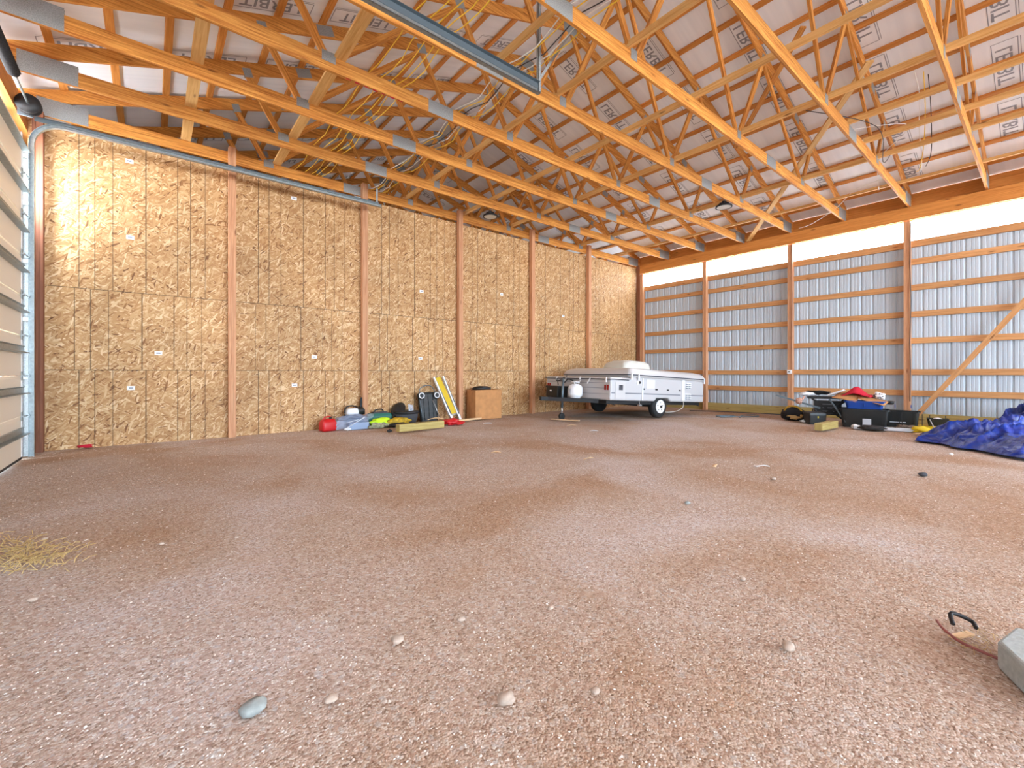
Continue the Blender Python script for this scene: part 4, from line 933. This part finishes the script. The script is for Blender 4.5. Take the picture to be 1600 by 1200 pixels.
tag(MB().beam((-1.36, -7.9, .2), (-1.7, -8.02, .03), .015, .015).build('thin_rod', M['aluminium']), 'thin metal rod leaning on the small black crate', 'rod')
tag(MB().beam((-2.65, -7.85, .02), (-2.15, -8.15, .02), .05, .02).build('wood_lath', M['lath']), 'thin lath on the gravel at the left tip of the tarp', 'board')

def tarp(cx, cy, rx, ry, h, seed, lab, rot=0, n=120):
    def fn(u, v):
        a, b_ = u*2-1, v*2-1
        r = math.sqrt(a*a+b_*b_); ang = math.atan2(b_, a)
        k = 1+.12*math.sin(ang*3+seed)+.07*math.sin(ang*7+seed*2)
        x, y = a*rx*k, b_*ry*k
        P_ = Vector((x*1.7+seed, y*1.7, seed)); ridge = 1-abs(noise.noise(P_*1.1))*2.2; ridge2 = 1-abs(noise.noise(P_*2.7+Vector((3, 1, 2))))*2
        e = max(0, 1-max(abs(a), abs(b_))**2.4)
        r3 = 1-abs(noise.noise(P_*5.5+Vector((9, 2, 4))))*2.4; r4 = 1-abs(noise.noise(P_*11+Vector((1, 7, 4))))*2.4
        fo = 1-abs(math.sin((a*1.3+b_*2.1)*2.6+3*noise.noise(P_*.8)))
        z = h*e*(.45+.25*ridge+.2*ridge2+.5*fo**2) + .016 + e**.4*(.028*r3+.008*r4)
        c, s_ = math.cos(rot), math.sin(rot); z *= min(1, e*8+.25)
        return (cx+x*c-y*s_ + .05*noise.noise(P_*3), cy+x*s_+y*c + .05*noise.noise(P_*3+Vector((5, 5, 5))), max(z, .012))
    return tag(MB().grid(fn, n, n, smooth=True).build('blue_tarp', M['tarp'], solid=.006), lab, 'tarp', 'crumpled blue tarps')
tarp(-3.05, -9.15, 1.2, .85, .36, 3, 'large crumpled blue tarp spread at the right edge of the gravel', rot=R(-25))
tarp(-1.0, -9.5, .55, .72, .6, 9, 'second blue tarp bundled behind the large one against the steel wall', rot=0)
def tip(u, v): return (-2.75+.6*u, -8.3+.35*u*0-.0+.32*(v-.5)*(1-.6*(1-u))+.35*u*0+.3*(1-u), .02+.10*math.sin(math.pi*v)*(.4+.6*u)+.02*noise.noise(Vector((u*6, v*6, 2))))
tag(MB().grid(tip, 16, 10).build('blue_tarp', M['tarp'], solid=.006), 'narrow folded corner of blue tarp pointing toward the black crate', 'tarp', 'crumpled blue tarps')

# ---------------------------------------------------------------- small things on the gravel
def stone(x, y, r, m, lab, seed):
    tag(MB().blob((x, y, r[2]*.25), r, .18, seed, 2).build('stone', M[m]), lab, 'stone', 'loose stones on the gravel')
def gpt(px, py):      # metric position measured on the gravel plane
    f, c, s = 690.0, math.cos(.6842), math.sin(.6842)
    w = 1.164*f/(py-582); r = (px-800)/f*w
    return (-13.706 + r*c + w*s, -9.5 - r*s + w*c)
STONES = [(396, 1106, .045, 'stoneb', 'smooth grey stone in the foreground near the left'), (621, 1000, .03, 'stone', 'pale tan stone in the middle of the foreground'),
          (1232, 1011, .032, 'stone', 'tan stone in the foreground right of centre'), (790, 1093, .035, 'stone', 'round tan stone at the bottom centre of the gravel'),
          (51, 937, .022, 'stone', 'small pale round stone at the left of the gravel'), (370, 840, .014, 'stone', 'tiny white stone left of centre'),
          (253, 850, .016, 'stone', 'small pale stone left of centre'), (517, 1093, .025, 'stone', 'small stone at the bottom left of centre'),
          (1074, 786, .03, 'stoneb', 'dull grey stone in mid gravel'), (1442, 742, .05, 'darkgrey', 'dark grey lump on the gravel toward the steel wall'),
          (1208, 748, .035, 'stone', 'greenish stone under the larger paper scrap'), (1486, 710, .03, 'white', 'white pebble in front of the blue tarp'),
          (930, 1080, .02, 'stone', 'small stone at the bottom just right of centre'), (720, 968, .02, 'stone', 'small stone in the middle foreground'),
          (70, 842, .02, 'stone', 'pale flat stone near the dry straw'), (1160, 905, .02, 'stone', 'small tan stone right of centre'), (860, 950, .018, 'stone', 'tiny pale stone near the centre')]
for i, (px, py, r, m_, lab) in enumerate(STONES):
    x, y = gpt(px, py); stone(x, y, (r, r*.8, r*.5), m_, lab, i)
def scrap(px, py, a, L_, w, m_, lab, nm='paper_scrap'):
    x, y = gpt(px, py); dx, dy = math.cos(a)*L_/2, math.sin(a)*L_/2
    tag(MB().grid(lambda u, v: (x-dx+2*dx*u+w*(v-.5)*math.sin(a), y-dy+2*dy*u-w*(v-.5)*math.cos(a), .02+.02*math.sin(u*3)*v), 4, 2).build(nm, M[m_], solid=.005), lab, 'scrap', 'light scraps on the gravel')
scrap(1190, 731, -.6, .16, .07, 'white', 'white torn paper scrap on the gravel right of centre')
scrap(1117, 730, .3, .14, .05, 'lath', 'curled tan scrap on the gravel right of centre')
scrap(775, 709, -.5, .14, .03, 'lath', 'thin pale chip on the gravel, centre', 'wood_chip')
scrap(920, 719, -.2, .16, .03, 'lath', 'thin pale chip on the gravel right of the jack', 'wood_chip')
scrap(928, 675, -.7, .16, .04, 'white', 'white chip on the gravel below the camper tongue', 'wood_chip')
scrap(893, 666, -.6, .2, .05, 'lath', 'pale offcut below the lath', 'wood_chip')
scrap(762, 663, -.6, .2, .05, 'white', 'white offcut right of the cardboard box', 'wood_chip')
# concrete footing piece, cord and twigs at the right edge
tag(MB().prism([(-11.10, -9.36), (-10.90, -9.40), (-10.85, -9.75), (-11.35, -9.75), (-11.32, -9.47)], -.01, .10, plane='xy').build('concrete_block', M['concrete'], bevel=.01), 'grey concrete block corner at the right edge of the foreground', 'concrete block')
cx_, cy_ = gpt(1488, 985)
tag(MB().tube(smooth([(-10.90, -9.16, .02), (-10.97, -9.19, .02), (-11.04, -9.25, .018), (-11.06, -9.31, .016), (-11.08, -9.38, .016)]), .006, 6).build('extension_cord', M['cordr']), 'dull red cord curving over the gravel to the concrete block', 'cord')
tag(MB().tube(smooth([(cx_+.02, cy_, .02), (cx_+.07, cy_+.01, .05), (cx_+.1, cy_-.05, .03), (cx_+.06, cy_-.07, .02)]), .009, 6).build('cord_plug', M['black']), 'black looped plug end of the red cord', 'plug')
x_, y_ = gpt(1505, 998)
tag(MB().beam((x_-.06, y_+.03, .015), (x_+.05, y_-.02, .015), .03, .006).build('wood_chip', M['lath']), 'pale splinter beside the black plug', 'scrap')
# dry straw clump at the left edge: one countless heap
rnd = random.Random(5); st = MB()
for i in range(240):
    px = rnd.gauss(40, 34); py = rnd.gauss(872, 14)
    if px < -60 or py < 820: continue
    x, y = gpt(px, py); a = rnd.uniform(0, 3.14); L_ = rnd.uniform(.03, .12)
    p = Vector((x, y, .014)); q = p+Vector((math.cos(a)*L_, math.sin(a)*L_, rnd.uniform(0, .03)))
    st.tube([p, (p+q)/2+Vector((rnd.uniform(-.01, .01), rnd.uniform(-.01, .01), .012)), q], .0021, 4)
for i in range(26):
    px = rnd.gauss(1530, 18); py = rnd.gauss(1012, 10); x, y = gpt(px, py); a = rnd.uniform(0, 3.14); L_ = rnd.uniform(.03, .1)
    st.tube([(x, y, .012), (x+math.cos(a)*L_, y+math.sin(a)*L_, .02)], .0012, 3)
tag(st.build('dry_straw', M['straw']), 'dry straw strewn on the gravel at the left edge', 'straw', kind='stuff')
# loose pebbles, one countless covering
pb_ = MB(); rnd = random.Random(11)
base = [Vector(v) for v in ((1, 0, 0), (-1, 0, 0), (0, 1, 0), (0, -1, 0), (0, 0, 1), (0, 0, -.6))]
tri = [(0, 2, 4), (2, 1, 4), (1, 3, 4), (3, 0, 4), (2, 0, 5), (1, 2, 5), (3, 1, 5), (0, 3, 5)]
for i in range(26000):
    w = .9 + 8.5*rnd.random()**1.7; r_ = (rnd.random()*2-1)*1.25*w
    c_, s_ = math.cos(.6842), math.sin(.6842)
    x = -13.706 + r_*c_ + w*s_; y = -9.5 - r_*s_ + w*c_
    if x < -14.9 or x > -.4 or y > -.2 or y < -15: continue
    rr = rnd.uniform(.002, .0048)*(1+.18*w*.5) * (1.8 if rnd.random() < .02 else 1)
    a = rnd.random()*6.28; ca, sa = math.cos(a), math.sin(a); e = rnd.uniform(.6, 1)
    gz = ground((x+16.4)/17.4, (y-(YB-3))/(YF-YB+3))[2]
    b0 = len(pb_.v)
    for v in base:
        vx, vy = v.x*rr*1.2, v.y*rr*e; pb_.v.append(Vector((x+vx*ca-vy*sa, y+vx*sa+vy*ca, gz+rr*.15+v.z*rr*.6)))
    for t in tri: pb_.face([b0+q for q in t])
tag(pb_.build('pebbles', M['pebble']), 'loose pink and white pebbles scattered over the gravel floor', 'pebbles', kind='stuff')
